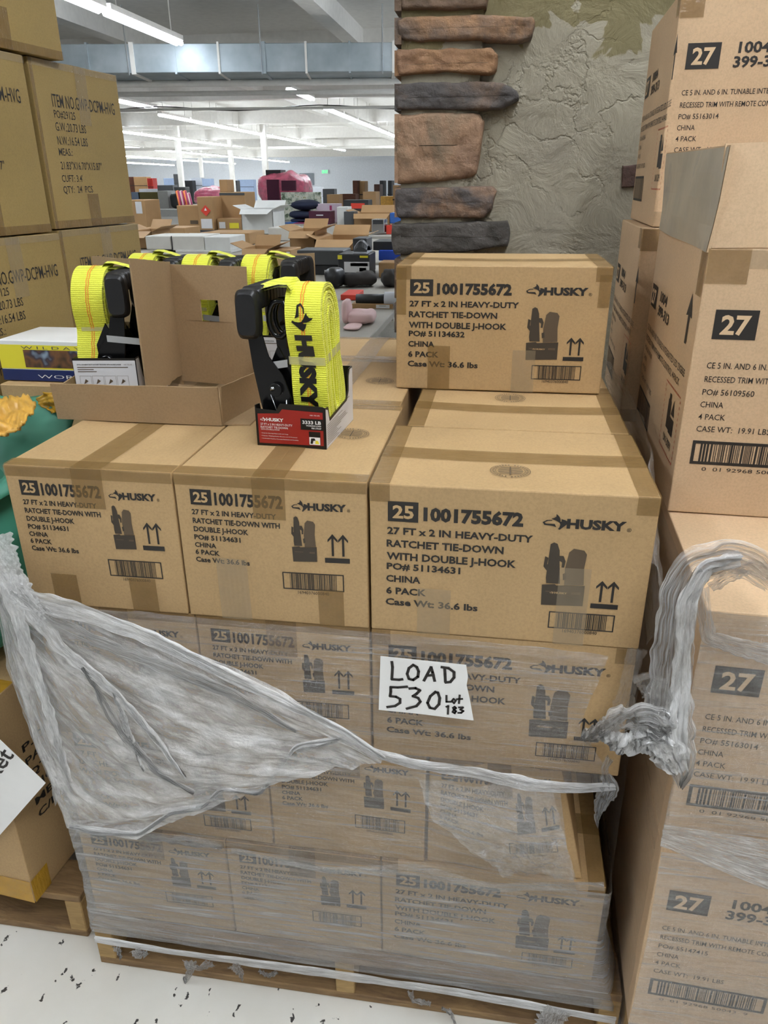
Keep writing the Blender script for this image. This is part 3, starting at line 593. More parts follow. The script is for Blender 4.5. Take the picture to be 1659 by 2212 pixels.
# ------------------------------------------------------------------ the boxed ratchet strap
def make_unit(label):
    W, D = .117, .171
    t = thing('ratchet_strap', label, 'ratchet strap')
    bx = MB(); tk = .0016
    FP = [(0, 0), (W, 0), (W, .068), (W-.004, .070), (.043, .072), (.040, .068), (.036, .060), (.004, .062), (0, .064)]
    SP = [(0, 0), (D, 0), (D, .098), (.150, .098), (.142, .088), (.139, .062), (.128, .050), (.026, .045), (.018, .066), (0, .068)]
    BP = [(0, 0), (W, 0), (W, .098), (0, .098)]
    fF = lambda u, v, w: Vector((u-W/2, -D/2+w, v)); fB = lambda u, v, w: Vector((u-W/2, D/2-w, v))
    fR = lambda u, v, w: Vector((W/2-w, u-D/2, v)); fL = lambda u, v, w: Vector((-W/2+w, u-D/2, v))
    for P_, f_ in ((FP, fF), (BP, fB), (SP, fR), (SP, fL)): bx.prism(P_, f_, tk, M['blackcard'])
    bx.box(-W/2, W/2, -D/2, D/2, 0, .0016, M['blackcard'])
    o = bx.build('display_box', t)
    pr = MB(); f = lambda u, v: Vector((u-W/2, -D/2-.0004, v)); f2 = lambda u, v: Vector((u-W/2, -D/2-.0008, v)); f3 = lambda u, v: Vector((u-W/2, -D/2-.0012, v))
    pr.flat([(.004, .005), (.113, .006), (.113, .061), (.046, .063), (.040, .056), (.004, .054)], f, M['red'])
    wolf(pr, .008, .0415, .010, .0075, f2, M['white']); text(pr, 'HUSKY', .0185, .0425, .029, .0055, f2, M['white'], .04)
    for s, v, wd, ht in (('27 FT x 2 IN HEAVY-DUTY', .0355, .054, .0035), ('RATCHET TIE-DOWN', .0305, .046, .0035), ('WITH DOUBLE J-HOOK', .0275, .032, .002), ('• Great for Securing Heavy Loads and Cargo', .021, .046, .0018),
                         ('• Polyester Webbing Resists Abrasion and UV Protected', .0165, .061, .0018), ('• Comfortable Hook for Corrosion Resistance and Durability', .012, .063, .0018), ('1001 755 672', .055, .016, .0018)):
        text(pr, s, .008 if s[0] != '1' else .092, v, wd, ht, f2, M['white'], .01)
    rect(pr, .076, .0315, .113, .050, f2, M['blackcard']); text(pr, '3333 LB', .079, .0415, .031, .0055, f3, M['white'], .03); text(pr, 'WORKING LOAD', .085, .0375, .025, .0025, f3, M['white'], .02); text(pr, 'PER STRAP', .094, .0335, .016, .0025, f3, M['white'], .02)
    rect(pr, .089, .007, .108, .029, f2, M['blackcard']); rect(pr, .0895, .0075, .1075, .020, f3, M['white']); pr.flat([(.091, .009), (.0925, .018), (.098, .0185), (.100, .015), (.096, .014), (.095, .009)], lambda u, v: Vector((u-W/2, -D/2-.0015, v)), M['blackcard']); pr.flat([(.099, .009), (.100, .015), (.104, .0145), (.106, .009)], lambda u, v: Vector((u-W/2, -D/2-.0015, v)), M['yel'])
    g = lambda u, v: Vector((W/2+.0004, u-D/2, v)); g2 = lambda u, v: Vector((W/2+.0008, u-D/2, v))
    pr.flat([(.001, .001), (D-.001, .001), (D-.001, .096), (.153, .096), (.146, .086), (.143, .060), (.130, .047), (.022, .041), (.014, .062), (.002, .066)], g, M['whitecard'])
    rn = random.Random(4)
    for i in range(11): rect(pr, .006, .006+i*.0032, .006+rn.uniform(.05, .13), .0068+i*.0032, g2, M['ink2'])
    rect(pr, .12, .050, .145, .051, g2, M['ink2'])
    hL = lambda u, v: Vector((-W/2-.0004, u-D/2, v)); pr.flat([(.001, .001), (D-.001, .001), (D-.001, .096), (.153, .096), (.143, .060), (.130, .047), (.022, .041), (.014, .062), (.002, .062)][::-1], hL, M['whitecard'])
    k = lambda u, v: Vector((W/2-u, D/2+.0004, v)); k2 = lambda u, v: Vector((W/2-u, D/2+.0008, v))
    rect(pr, .001, .001, W-.001, .094, k, M['whitecard'])
    text(pr, '27 FT x 2 IN HEAVY-DUTY RATCHET TIE-DOWN WITH DOUBLE J-HOOK', .008, .0855, .082, .0022, k2, M['ink'], .03); text(pr, '1001 755 672', .095, .0855, .015, .002, k2, M['ink2'], .0)
    for i, wd in enumerate((.094, .03, .035)): rect(pr, .008, .0810-i*.004, .008+wd, .0824-i*.004, k2, M['ink2'])
    for i in range(4): frame(pr, .010+i*.023, .045, .031+i*.023, .066, .0004, k2, M['ink2']); pr.flat([(.016+i*.023, .050), (.020+i*.023, .060), (.025+i*.023, .056)], k2, M['ink2'])
    pr.build('printed_panel', o)
    # roll of webbing: concentric turns of an hourglass contour in the y z plane
    CT = [(.047, .010), (.033, .030), (.029, .060), (.028, .095), (.034, .128), (.034, .140), (.025, .175), (.026, .212), (.040, .238), (.062, .251), (.090, .250), (.112, .238), (.128, .212), (.130, .180), (.120, .150), (.117, .136), (.128, .105), (.134, .070), (.130, .035), (.115, .012), (.08, .006)]
    def smooth(P, it=2):
        for _ in range(it):
            Q = []
            for i in range(len(P)):
                a, b = P[i], P[(i+1) % len(P)]; Q += [(a[0]*.75+b[0]*.25, a[1]*.75+b[1]*.25), (a[0]*.25+b[0]*.75, a[1]*.25+b[1]*.75)]
            P = Q
        return P
    CS = smooth(CT); yc, zc = .080, .13
    def ring(tt): return [(yc+(a-yc)*(1-tt/.054), zc+(b-zc)*(1-tt/.122)) for a, b in CS]
    shx = lambda z: -.012*(z/.25)
    rl = MB(); rn = random.Random(2)
    for q in range(11):
        t0 = q*.0044; A = ring(t0); B = ring(t0+.0035); j = rn.uniform(-.0012, .0012); xa, xb = .000+j, .058+j+(0 if q < 2 else rn.uniform(-.0008, .0012))
        L_ = [[Vector((x+shx(z), y-D/2, z)) for (y, z) in S] for x, S in ((xa, A), (xb, A), (xb, B), (xa, B), (xa, A))]
        rl.grid(L_, M['web'], True)
    # tail looped over the hook
    path = [(-.072, .226), (-.066, .236), (-.045, .244), (-.020, .250), (-.006, .250), (.0, .242), (-.003, .226), (-.006, .19), (-.007, .14), (-.004, .10)]
    rl.grid([[Vector((x, y-D/2, z+(.006 if y > .06 else 0)+dz)) for (x, z) in path] for y, dz in ((.036, 0), (.050, .001), (.07, .002), (.088, 0))], M['web'])
    rl.grid([[Vector((x, y-D/2, z-.004)) for (x, z) in path[:6]] for y in (.036, .088)], M['web'])
    ro = rl.build('strap_roll', t)
    # orange thread, lettering, tape band
    dt = MB(); n_ = len(CS)
    fs = [(y, z) for y, z in ring(-.0009)]
    for xo in (.026, .030):
        dt.grid([[Vector((x+shx(z)+.0006*sin(z*500), y-D/2, z)) for (y, z) in fs] for x in (xo, xo+.0016)], M['orange'], True)
    fr = sorted([(z, y) for y, z in ring(-.0016) if y < .078])
    def yf(z):
        for (a, ya), (b, yb_) in zip(fr, fr[1:]):
            if a <= z <= b: return ya+(yb_-ya)*(z-a)/max(1e-6, b-a)
        return fr[0][1] if z < fr[0][0] else fr[-1][1]
    def fn(u, v):    # u runs down from the top, v runs to the right
        z = .228-u; return Vector((.010+v+shx(z), yf(z)-D/2, z))
    vs, fc = textgeo('HUSKY', .07)
    bm = bmesh.new(); V_ = [bm.verts.new((.052+a*.118, .006+b*.027, 0)) for a, b in vs]
    for q in fc:
        try: bm.faces.new([V_[i] for i in q])
        except Exception: pass
    bmesh.ops.triangulate(bm, faces=bm.faces)
    for _ in range(2): bmesh.ops.subdivide_edges(bm, edges=[e for e in bm.edges if e.calc_length() > .006], cuts=1, use_grid_fill=True)
    bm.verts.index_update(); dt.add([fn(v.co.x, v.co.y) for v in bm.verts], [tuple(v.index for v in f_.verts) for f_ in bm.faces], M['blackcard']); bm.free()
    for P_ in (WOLF, WOLF2): dt.flat([(.004+a*.042, .001+b*.036) for a, b in P_], fn, M['blackcard'])
    dt.build('webbing_print', ro)
    bd = MB(); band = [(y, z) for y, z in ring(-.0022)]
    fz = [p_ for p_ in sorted(band, key=lambda p_: p_[1]) if .12 < p_[1] < .15]
    bd.grid([[Vector((-.001+shx(z), .0315-D/2, z)), Vector((.0585+shx(z), .0315-D/2, z)), Vector((.0595+shx(z), .119-D/2, z+.010)), Vector((-.001, .119-D/2, z+.01))] for z in (.128, .141)], M['tapeband'], True)
    bd.grid([[Vector((-.066, .030-D/2, z-.008)), Vector((-.010, .0305-D/2, z+.002))] for z in (.122, .134)], M['graycard'])
    bd.grid([[Vector((-.066, .150-D/2, z-.004)), Vector((-.004, .150-D/2, z+.002))] for z in (.122, .134)], M['graycard'])
    bd.build('tape_band', t)
    # ratchet: grip, side plates, spool, hook
    gp = MB()
    def rbox(mb, x0, x1, y0, y1, z0, z1, mat, r=.006, tilt=0):
        n = 24; rows = []
        for y, s in ((y0, .82), (y0+r, 1), (y0+(y1-y0)*.33, .985), (y0+(y1-y0)*.5, 1), (y0+(y1-y0)*.66, .985), (y1-r, 1), (y1, .82)):
            row = []
            for i in range(n):
                a = 2*pi*i/n; cx = math.copysign(abs(cos(a))**.45, cos(a)); cz_ = math.copysign(abs(sin(a))**.45, sin(a))
                row.append(Vector(((x0+x1)/2+cx*(x1-x0)/2*s, y-D/2, (z0+z1)/2+cz_*(z1-z0)/2*s)))
            rows.append(row)
        mb.grid(rows, mat, True); mb.add(rows[0], [tuple(range(n))], mat); mb.add(rows[-1], [tuple(range(n))[::-1]], mat)
    rbox(gp, -.086, -.048, .012, .040, .168, .244, M['black']); rbox(gp, -.086, -.048, .138, .164, .168, .244, M['black']); rbox(gp, -.082, -.046, .03, .148, .212, .245, M['black'])
    for i in range(7): rbox(gp, -.083, -.045, .040+i*.014, .049+i*.014, .2115, .2465, M['black'], .002)
    gp.build('handle_grip', t, smooth=True)
    fm = MB(); PL = [(-.074, .18), (-.050, .18), (-.040, .14), (-.018, .11), (-.006, .075), (-.006, .02), (-.020, .008), (-.046, .008), (-.058, .06), (-.068, .12)]
    for y in (.028, .146): fm.prism(PL, lambda u, v, w, y=y: Vector((u, y-D/2+w, v)), .003, M['blackgloss'])
    for y in (.045, .13): fm.prism([(-.052, .02), (-.012, .03), (-.008, .115), (-.03, .155), (-.056, .10)], lambda u, v, w, y=y: Vector((u, y-D/2+w, v)), .0025, M['blackgloss'])
    fm.tube([(-.030, .02-D/2, .088), (-.030, .155-D/2, .088)], .011, M['blackgloss'], 14); fm.build('ratchet_frame', t, bevel=.0005)
    bt = MB()
    for y, sg_ in ((.026, -1), (.1505, 1)):
        bt.tube([(-.034, y-D/2, .090), (-.034, y-D/2+sg_*.004, .090)], .0065, M['steel'], 6); bt.tube([(-.034, y-D/2, .090), (-.034, y-D/2+sg_*.008, .090)], .0035, M['steel'], 12)
    bt.tube([(-.040, .024-D/2, .083), (-.030, .024-D/2, .050), (-.022, .024-D/2, .03)], .0008, M['steel'], 6); bt.tube([(-.014, .024-D/2, .03), (-.013, .024-D/2, .072)], .0011, M['steel'], 6)
    bt.build('bolt', t, smooth=True)
    hk = MB()
    for yo in (.05, .078):
        pth = [Vector((-.028+.016*cos(a)*1.0, yo-D/2, .195+.028*sin(a))) for a in [pi*.5+i*pi*1.35/10 for i in range(11)]]
        pth = [Vector((-.012, yo-D/2, .150)), Vector((-.012, yo-D/2, .205)), Vector((-.018, yo-D/2, .222))]+pth
        hk.tube(pth, .0048, M['blackgloss'], 10)
    hk.build('double_hook', t, smooth=True)
    return t
M['tapeband'] = tapemat('translucent_band', 'd9d3a0', .55, .3)
u0 = make_unit('boxed yellow ratchet strap lettered HUSKY, standing alone in front of the tray'); u0.location = (-.1445, .2185, 1.1085)
_r = az(708, 973, 1.1085)-az(563, 960, 1.1085); u0.rotation_euler = (0, 0, math.atan2(_r.y, _r.x)*.5)
DXU = ay(226, 800, .285).x
U = 'boxed straps in the open display tray'
u_left = dup(u0, (DXU-.012, .285+.088, 1.112), pi+.13, 'boxed yellow strap turned back to front in the left of the tray', U)
for x, y, lb in ((-.585, .64, 'boxed yellow strap at the far left behind the cardboard divider, only its top showing'), (-.455, .625, 'boxed strap behind the square hole of the cardboard divider'), (-.325, .63, 'rightmost boxed strap in the tray, black handle rising behind the divider')):
    dup(u0, (x, y, 1.112), pi, lb, U)
for ch in u_left.children:
    nm = ch.name.split('.')[0]
    if nm in ('handle_grip', 'ratchet_frame', 'bolt', 'double_hook'): ch.location.x = .032
    elif nm == 'strap_roll': ch.location.x = .010
# display tray
t = thing('display_tray', 'open brown cardboard display tray holding the boxed straps', 'tray', (-.46, .24, 1.1075))
TX0, TX1, TY, TD = -.615+.46, -.305+.46, 0, .48; k = .003
def wallp(name, a, b, h0, h1, lean=0, hole=None, zb=0, par=None, mat='kraft2', torn=0):
    a, b = Vector(a+(0,)), Vector(b+(0,)); e = b-a; L = e.length; e.normalize(); nn = Vector((e.y, -e.x, 0)); mb = MB()
    N = 12
    f = lambda u, v: a+e*u+nn*(lean*v)+Vector((0, 0, zb+v))
    if hole:
        h_ = h0; u0, v0, u1, v1 = hole
        for q in ((0, 0, L, v0), (0, v1, L, h_), (0, v0, u0, v1), (u1, v0, L, v1)): rect(mb, *q, f, M[mat])
    else:
        us = [L*i/N for i in range(N+1)]; rn = random.Random(len(name)+int(L*1000))
        mb.grid([[f(u, (h0+(h1-h0)*u/L)*j+(rn.uniform(0, torn) if j == 0 else rn.uniform(-.001, .0006))) for u in us] for j in (0, 1)], M[mat])
    return mb.build(name, par or t, solid=k, weld=True)
mb = MB(); mb.box(TX0, TX1+.05, 0, TD, 0, .003, M['kraft2']); mb.build('tray_base', t)
wallp('front_lip', (TX0-.005, -.001), (TX1, -.003), .066, .070, .06)
wallp('side_lip', (TX1, -.002), (TX1+.05, TD*.62), .070, .062, .05)
wallp('side_lip', (TX1+.05, TD*.62), (TX1+.05, TD), .062, .10, 0)
wallp('side_lip', (TX0-.002, TD), (TX0-.005, 0), .10, .055, 0)
bk = ay(300, 552, .74).z-1.11
wallp('back_panel', (TX0, TD+.01), (TX1+.06, TD+.01), bk, bk+.012)
foldx = ay(378, 680, .50).x+.46; nearx = ay(298, 700, .288).x+.46; rx = ay(541, 700, .47).x+.46
zt = ay(375, 566, .50).z-1.1075
wallp('divider_panel', (nearx, .288-.24), (foldx, .26), ay(296, 557, .288).z-1.1075-.022, zt-.022, 0, zb=.022, torn=.006)
wallp('divider_panel', (ay(206, 600, .60).x+.46, .36), (foldx, .262), ay(210, 553, .60).z-1.1075, zt, 0)
q = ay(533, 581, .47).z-1.1075
hx0 = ay(435, 670, .487); hx1 = ay(475, 670, .483); L_ = math.hypot(rx-foldx, .03)
wallp('divider_panel', (foldx, .26), (rx, .23), (zt+q)/2-.012, q, 0, hole=((hx0.x+.46-foldx), ay(455, 694, .485).z-1.1195, (hx1.x+.46-foldx), ay(455, 648, .485).z-1.1195), zb=.012)
# ------------------------------------------------------------------ handwritten sheet
YL = -.0215
q4 = [ay(a, b, YL) for a, b in ((822, 1417), (1007, 1436), (1011, 1462), (1008, 1480), (1015, 1510), (1023, 1556), (900, 1541), (818, 1533))]
mb = MB(); mb.prism([(p.x, p.z) for p in q4], lambda u, v, w: Vector((u, YL-w, v)), .0006, M['white'])
sh = tag(mb.build('paper_sheet'), 'torn white paper sheet handwritten LOAD 530 Lot 183 on the stack front', 'sheet')
S = [[(172, 232), (176, 262), (172, 330), (212, 333), (232, 330)], [(292, 250), (268, 268), (258, 300), (268, 328), (292, 334), (318, 316), (322, 286), (312, 262), (292, 250)], [(352, 338), (372, 300), (392, 262), (400, 290), (412, 340)], [(368, 310), (388, 308), (408, 306)],
     [(468, 270), (470, 300), (472, 345)], [(450, 262), (490, 268), (520, 290), (520, 320), (500, 345), (472, 348)],
     [(258, 372), (205, 376), (166, 374), (166, 400), (162, 425), (195, 428), (218, 440), (218, 462), (190, 480), (146, 486)], [(270, 382), (305, 380), (330, 392), (310, 412), (290, 425), (320, 435), (332, 455), (310, 480), (255, 495)],
     [(418, 400), (388, 425), (372, 462), (385, 490), (412, 496), (436, 470), (440, 435), (430, 405), (414, 402)],
     [(478, 422), (478, 456), (502, 456)], [(518, 440), (508, 452), (520, 464), (530, 450), (518, 440)], [(552, 420), (550, 440), (548, 464)], [(536, 442), (566, 440)],
     [(478, 484), (488, 480), (486, 524)], [(524, 484), (515, 490), (521, 500), (531, 509), (524, 520), (513, 513), (520, 501), (531, 491), (524, 484)], [(548, 488), (570, 488), (556, 500), (572, 508), (560, 518), (544, 518)]]
mb = MB()
for st in S:
    P_ = [ay(780+a/2.592, 1340+b/2.592, YL-.0012) for a, b in st]; small = st[0][0] > 470 and st[0][1] > 400
    for p, q in zip(P_, P_[1:]):
        e = (q-p).normalized(); nn = Vector((-e.z, 0, e.x))*(.0017 if small else .0023); e = e*.0014
        mb.add([p-e+nn, p-e-nn, q+e-nn, q+e+nn], [(0, 1, 2, 3)], M['ink'])
mb.build('handwriting', sh)
# ------------------------------------------------------------------ stretch film on the main stack
fm = thing('stretch_film', 'clear stretch film wrapped round the pallet of strap cartons, torn open at the top', 'plastic film', (0, 0, 0))
def fsheet(name, curves, mat, nu=60, nv=30, amp=.004, fr=(6, 20), seed=0, dirv=Vector((0, -1, 0)), ripple=0, extra=None):
    mb = MB(); mb.grid(sheet(curves, nu, nv, amp, fr, seed, dirv, ripple), M[mat], uv=True); o = mb.build(name, fm, smooth=True)
    return o
V3 = lambda *a: Vector(a)
fsheet('front_wrap', [[(-.592, .05, .866), (-.582, -.007, .864), (-.3, -.009, .864), (0, -.009, .862), (.25, -.009, .860), (.36, -.008, .852)],
                      [(-.595, .05, .74), (-.585, -.008, .74), (-.3, -.010, .74), (0, -.010, .735), (.2, -.010, .73), (.33, -.009, .72)],
                      [(-.60, .05, .615), (-.592, -.006, .612), (-.3, -.009, .61), (0, -.009, .605), (.2, -.009, .60), (.405, -.008, .60)]], 'film', 80, 40, .003, (5, 16), 1, ripple=.004)
fsheet('front_wrap', [[(-.60, .05, .62), (-.592, -.008, .62), (-.2, -.012, .61), (.09, -.014, .606), (.31, -.026, .60)],
                      [(-.60, .05, .49), (-.592, -.004, .49), (-.2, -.008, .49), (.09, -.012, .49), (.25, -.050, .50), (.33, -.040, .49)],
                      [(-.605, .05, .37), (-.595, -.006, .37), (-.2, -.010, .368), (.09, -.012, .366), (.36, -.018, .365)]], 'filmmid', 90, 40, .005, (8, 12), 3)
fsheet('front_wrap', [[(-.605, .05, .372), (-.596, -.012, .372), (-.2, -.012, .368), (.09, -.012, .364), (.42, -.008, .364), (.425, .05, .364)],
                      [(-.60, .05, .24), (-.592, -.010, .24), (-.2, -.010, .24), (.09, -.010, .238), (.418, -.006, .24), (.425, .05, .24)],
                      [(-.60, .05, .098), (-.592, -.024, .100), (-.2, -.026, .098), (.09, -.028, .098), (.45, -.028, .092), (.47, .05, .092)]], 'filmlow', 90, 40, .0035, (7, 18), 5)
fsheet('side_wrap', [[(.408, -.004, .858), (.412, .55, .862), (.42, 1.10, .86)], [(.412, -.002, .60), (.422, .55, .60), (.425, 1.11, .60)]], 'filmside', 30, 16, .004, (5, 6), 7, Vector((1, 0, 0)))
fsheet('side_wrap', [[(.418, .02, .61), (.422, .55, .61), (.425, 1.11, .61)], [(.420, .02, .37), (.424, .55, .37), (.425, 1.11, .37)], [(.43, .0, .10), (.45, .55, .10), (.45, 1.12, .10)]], 'filmside', 30, 16, .004, (5, 6), 8, Vector((1, 0, 0)))
fsheet('side_wrap', [[(-.592, .0, .865), (-.59, .55, .862), (-.59, 1.10, .86)], [(-.60, .0, .37), (-.60, .55, .37), (-.60, 1.11, .37)], [(-.598, .0, .10), (-.60, .55, .10), (-.60, 1.12, .10)]], 'filmmid', 30, 24, .004, (5, 6), 9, Vector((-1, 0, 0)))
# loose film at the right shoulder, sagging into the gap
fsheet('loose_fold', [[(.402, .02, 1.0), (.43, .25, 1.10), (.43, .6, 1.12), (.42, 1.0, 1.10)], [(.435, .0, .93), (.452, .2, .97), (.452, .6, .98), (.44, 1.0, .97)], [(.41, .0, .87), (.44, .2, .85), (.44, .6, .85), (.43, 1.0, .86)]], 'filmthinloose', 40, 20, .010, (9, 8), 11, Vector((1, 0, 0)), .006)
def pc(lst, y): return [ay(a, b, y) for a, b in lst]
# white loosened film drawn from the left shoulder down across the rows
lc = [[(-25, 1170), (50, 1288), (170, 1310), (340, 1365), (520, 1448), (740, 1565), (830, 1632)],
      [(-20, 1200), (60, 1320), (180, 1370), (340, 1450), (520, 1530), (720, 1600), (820, 1650)],
      [(-15, 1220), (55, 1350), (150, 1440), (300, 1540), (460, 1620), (640, 1640), (740, 1655)],
      [(-10, 1240), (45, 1390), (140, 1530), (270, 1640), (400, 1690), (500, 1700), (600, 1690)],
      [(-5, 1260), (35, 1430), (110, 1600), (200, 1710), (300, 1760), (400, 1745), (450, 1742)],
      [(0, 1290), (32, 1460), (100, 1650), (150, 1780), (200, 1792), (240, 1795), (300, 1806)]]
lys = [-.030, -.034, -.040, -.040, -.034, -.028]
fsheet('loose_sheet', [pc(c_, y) for c_, y in zip(lc, lys)], 'filmsheet', 110, 80, .013, (5, 26), 21, ripple=.007)
fsheet('loose_sheet', [pc([(-30, 1120), (30, 1230), (52, 1320), (90, 1480), (130, 1600), (150, 1700)], -.028), pc([(-30, 1200), (10, 1300), (30, 1400), (75, 1540), (118, 1660), (128, 1720)], -.02), pc([(-30, 1240), (0, 1330), (18, 1440), (60, 1560), (112, 1700), (120, 1740)], .0)], 'filmloose', 60, 20, .010, (5, 14), 23, ripple=.004)
def ribbon(name, path, wd, mat, parent, n=11, pleat=.008, seed=0, wvec=None, m=60, taper=None, rag=.0):
    P_ = [Vector(p) for p in path]; L = [0]
    for a, b in zip(P_, P_[1:]): L.append(L[-1]+(b-a).length)
    C_ = []
    for i in range(m):
        s = L[-1]*i/(m-1); k = 0
        while k < len(P_)-2 and L[k+1] < s: k += 1
        C_.append(P_[k].lerp(P_[k+1], min(1, (s-L[k])/max(1e-9, L[k+1]-L[k]))))
    for _ in range(3): C_ = [C_[0]]+[(C_[i-1]+C_[i]*2+C_[i+1])/4 for i in range(1, m-1)]+[C_[-1]]
    rows = []
    for i, c_ in enumerate(C_):
        tg = (C_[min(i+1, m-1)]-C_[max(i-1, 0)]).normalized(); wv = (wvec or tg.cross(Vector((0, -1, 0)))).normalized(); nn = tg.cross(wv).normalized(); u = i/(m-1)
        ww = wd[0] if len(wd) == 1 else None
        if ww is None: q = u*(len(wd)-1); k = min(int(q), len(wd)-2); ww = wd[k]+(wd[k+1]-wd[k])*(q-k)
        row = []
        for j in range(n):
            v = j/(n-1)-.5; z = noise.noise(Vector((u*5, v*9, seed)))+.6*noise.noise(Vector((u*16, v*14, seed+3)))
            row.append(c_+wv*(v*ww*(1+rag*noise.noise(Vector((u*22, 0 if v < 0 else 5, seed)))))+nn*(pleat*z*1.6+pleat*.5*(-1)**j))
        rows.append(row)
    mb = MB(); mb.grid([[rows[i][j] for i in range(m)] for j in range(n)], M[mat], uv=True); return mb.build(name, parent, smooth=True)
# thick rope edges of the film
for i, (pth, wd, mt) in enumerate([([(10, 1240), (45, 1290), (170, 1322), (300, 1368), (450, 1440), (600, 1512), (745, 1580), (830, 1640)], [.05, .045, .030, .026, .022, .018, .012, .006], 'filmrope'),
        ([(20, 1250), (60, 1310), (130, 1400), (250, 1500), (330, 1590), (400, 1680)], [.05, .035, .022, .018, .012, .004], 'filmrope'), ([(15, 1260), (40, 1340), (75, 1450), (115, 1570), (150, 1690)], [.04, .028, .022, .018, .006], 'filmrope'),
        ([(30, 1270), (110, 1340), (220, 1390), (350, 1440), (500, 1500), (640, 1580)], [.03, .026, .022, .026, .018, .004], 'filmloose'), ([(245, 1495), (270, 1560), (300, 1640), (312, 1665)], [.004, .012, .006, .002], 'filmrope'), ([(180, 1440), (260, 1580), (340, 1670), (420, 1712)], [.004, .014, .016, .004], 'filmloose'),
        ([(-20, 1160), (10, 1215), (30, 1260), (62, 1310), (95, 1350)], [.07, .06, .05, .05, .02], 'filmrope'), ([(150, 1784), (210, 1796), (300, 1804), (370, 1755), (440, 1742), (478, 1704), (560, 1716), (640, 1610), (740, 1594)], [.012, .010, .008, .008, .007, .008, .007, .006, .004], 'filmrope')]):
    ribbon('film_fold', pc(pth, -.052 if i < 7 else -.04), wd, mt, fm, 11, .0035, 300+i, m=90, rag=.3)
ribbon('rope_edge', pc([(640, 1625), (740, 1592), (800, 1625), (900, 1655), (1040, 1672), (1150, 1700), (1260, 1702), (1330, 1700)], -.030), [.008, .014, .018, .02, .024, .03, .02, .008], 'filmrope', fm, 7, .004, 31)
ribbon('rope_edge', pc([(205, 2030), (300, 2045), (440, 2068), (620, 2092), (820, 2120), (1000, 2148), (1180, 2180), (1330, 2205)], -.034), [.018, .016, .020, .022, .026, .024, .022, .02], 'filmrope', fm, 7, .0025, 32)
ribbon('rope_edge', pc([(165, 1795), (260, 1802), (360, 1815), (480, 1830)], -.022), [.028, .024, .020, .012], 'filmmid', fm, 9, .006, 33)
ribbon('rope_edge', pc([(500, 1836), (700, 1880), (900, 1880), (1060, 1920), (1200, 1916), (1305, 1915)], -.022), [.01, .014, .02, .022, .018, .02], 'filmmid', fm, 7, .004, 34)
for i, (pth, wd) in enumerate([([(290, 2052), (300, 2062), (320, 2058)], [.03, .02, .01]), ([(408, 2075), (412, 2095), (402, 2122), (396, 2112)], [.030, .018, .010, .002]), ([(400, 2085), (430, 2092), (460, 2082)], [.02, .012, .02]),
                               ([(500, 2086), (518, 2100), (524, 2118)], [.034, .014, .003]), ([(250, 2045), (258, 2062), (262, 2070)], [.02, .01, .002]), ([(885, 2140), (890, 2160), (930, 2170)], [.014, .008, .016]), ([(1210, 2180), (1190, 2205), (1165, 2240)], [.05, .05, .02]), ([(560, 2096), (580, 2108), (600, 2102)], [.01, .01, .006]), ([(955, 2178), (975, 2190), (985, 2215)], [.006, .006, .004])]):
    ribbon('torn_tatter', pc(pth, -.036), wd, 'filmloose', fm, 7, .004, 50+i, m=24, rag=.5)
ribbon('torn_tatter', pc([(1318, 1640), (1305, 1665), (1318, 1700), (1300, 1735), (1288, 1770), (1292, 1788)], -.03), [.012, .010, .030, .026, .012, .001], 'filmloose', fm, 7, .006, 71, m=40, rag=.4)
ribbon('shoulder_wrinkle', pc([(1378, 1402), (1366, 1440), (1350, 1520), (1300, 1590), (1262, 1600)], -.012), [.03, .022, .03, .03, .012], 'filmthinloose', fm, 9, .005, 72, m=40, rag=.4)
# crinkled shiny film over the crushed carton
fsheet('crinkled_film', [pc([(900, 1672), (1000, 1690), (1100, 1690), (1195, 1705)], -.05), pc([(930, 1760), (1040, 1770), (1150, 1780), (1215, 1790)], -.075), pc([(1040, 1850), (1090, 1850), (1170, 1850), (1232, 1850)], -.062), pc([(1090, 1890), (1120, 1880), (1180, 1885), (1245, 1900)], -.04)], 'filmthinloose', 60, 50, .012, (10, 12), 25, ripple=.012)
# film bundle hanging from the right-hand stack
fb = thing('film_bundle', 'bunched white stretch film hanging over the corner of the right-hand stack into the gap', 'plastic film', (0, 0, 0))
yq = -.115
R_ = lambda l: [ay(a, b, y) for a, b, y in l]
ribbon('hanging_strand', R_([(1672, 1262, -.10), (1620, 1215, -.10), (1570, 1205, -.10), (1500, 1225, -.115), (1468, 1290, -.12), (1455, 1380, -.12), (1445, 1500, -.12), (1440, 1600, -.13), (1470, 1660, -.13), (1468, 1698, -.13)]), [.03, .05, .045, .045, .05, .055, .06, .075, .06, .004], 'filmloose', fb, 21, .009, 81, m=120, rag=.15)
ribbon('hanging_strand', R_([(1600, 1210, -.105), (1530, 1222, -.12), (1485, 1300, -.13), (1478, 1400, -.13), (1470, 1500, -.13), (1462, 1580, -.14), (1475, 1640, -.14)]), [.02, .022, .026, .02, .026, .03, .02], 'filmrope', fb, 9, .006, 82, m=80, rag=.2)
ribbon('spread_end', R_([(1258, 1586, -.06), (1300, 1580, -.09), (1350, 1560, -.12), (1400, 1560, -.14), (1450, 1580, -.14)]), [.003, .02, .045, .060, .04], 'filmloose', fb, 15, .010, 83, m=60, rag=.25)
ribbon('spread_end', R_([(1300, 1590, -.09), (1360, 1612, -.13), (1400, 1600, -.14), (1440, 1620, -.14), (1470, 1670, -.14)]), [.010, .03, .03, .05, .02], 'filmrope', fb, 11, .010, 84, m=60, rag=.3)
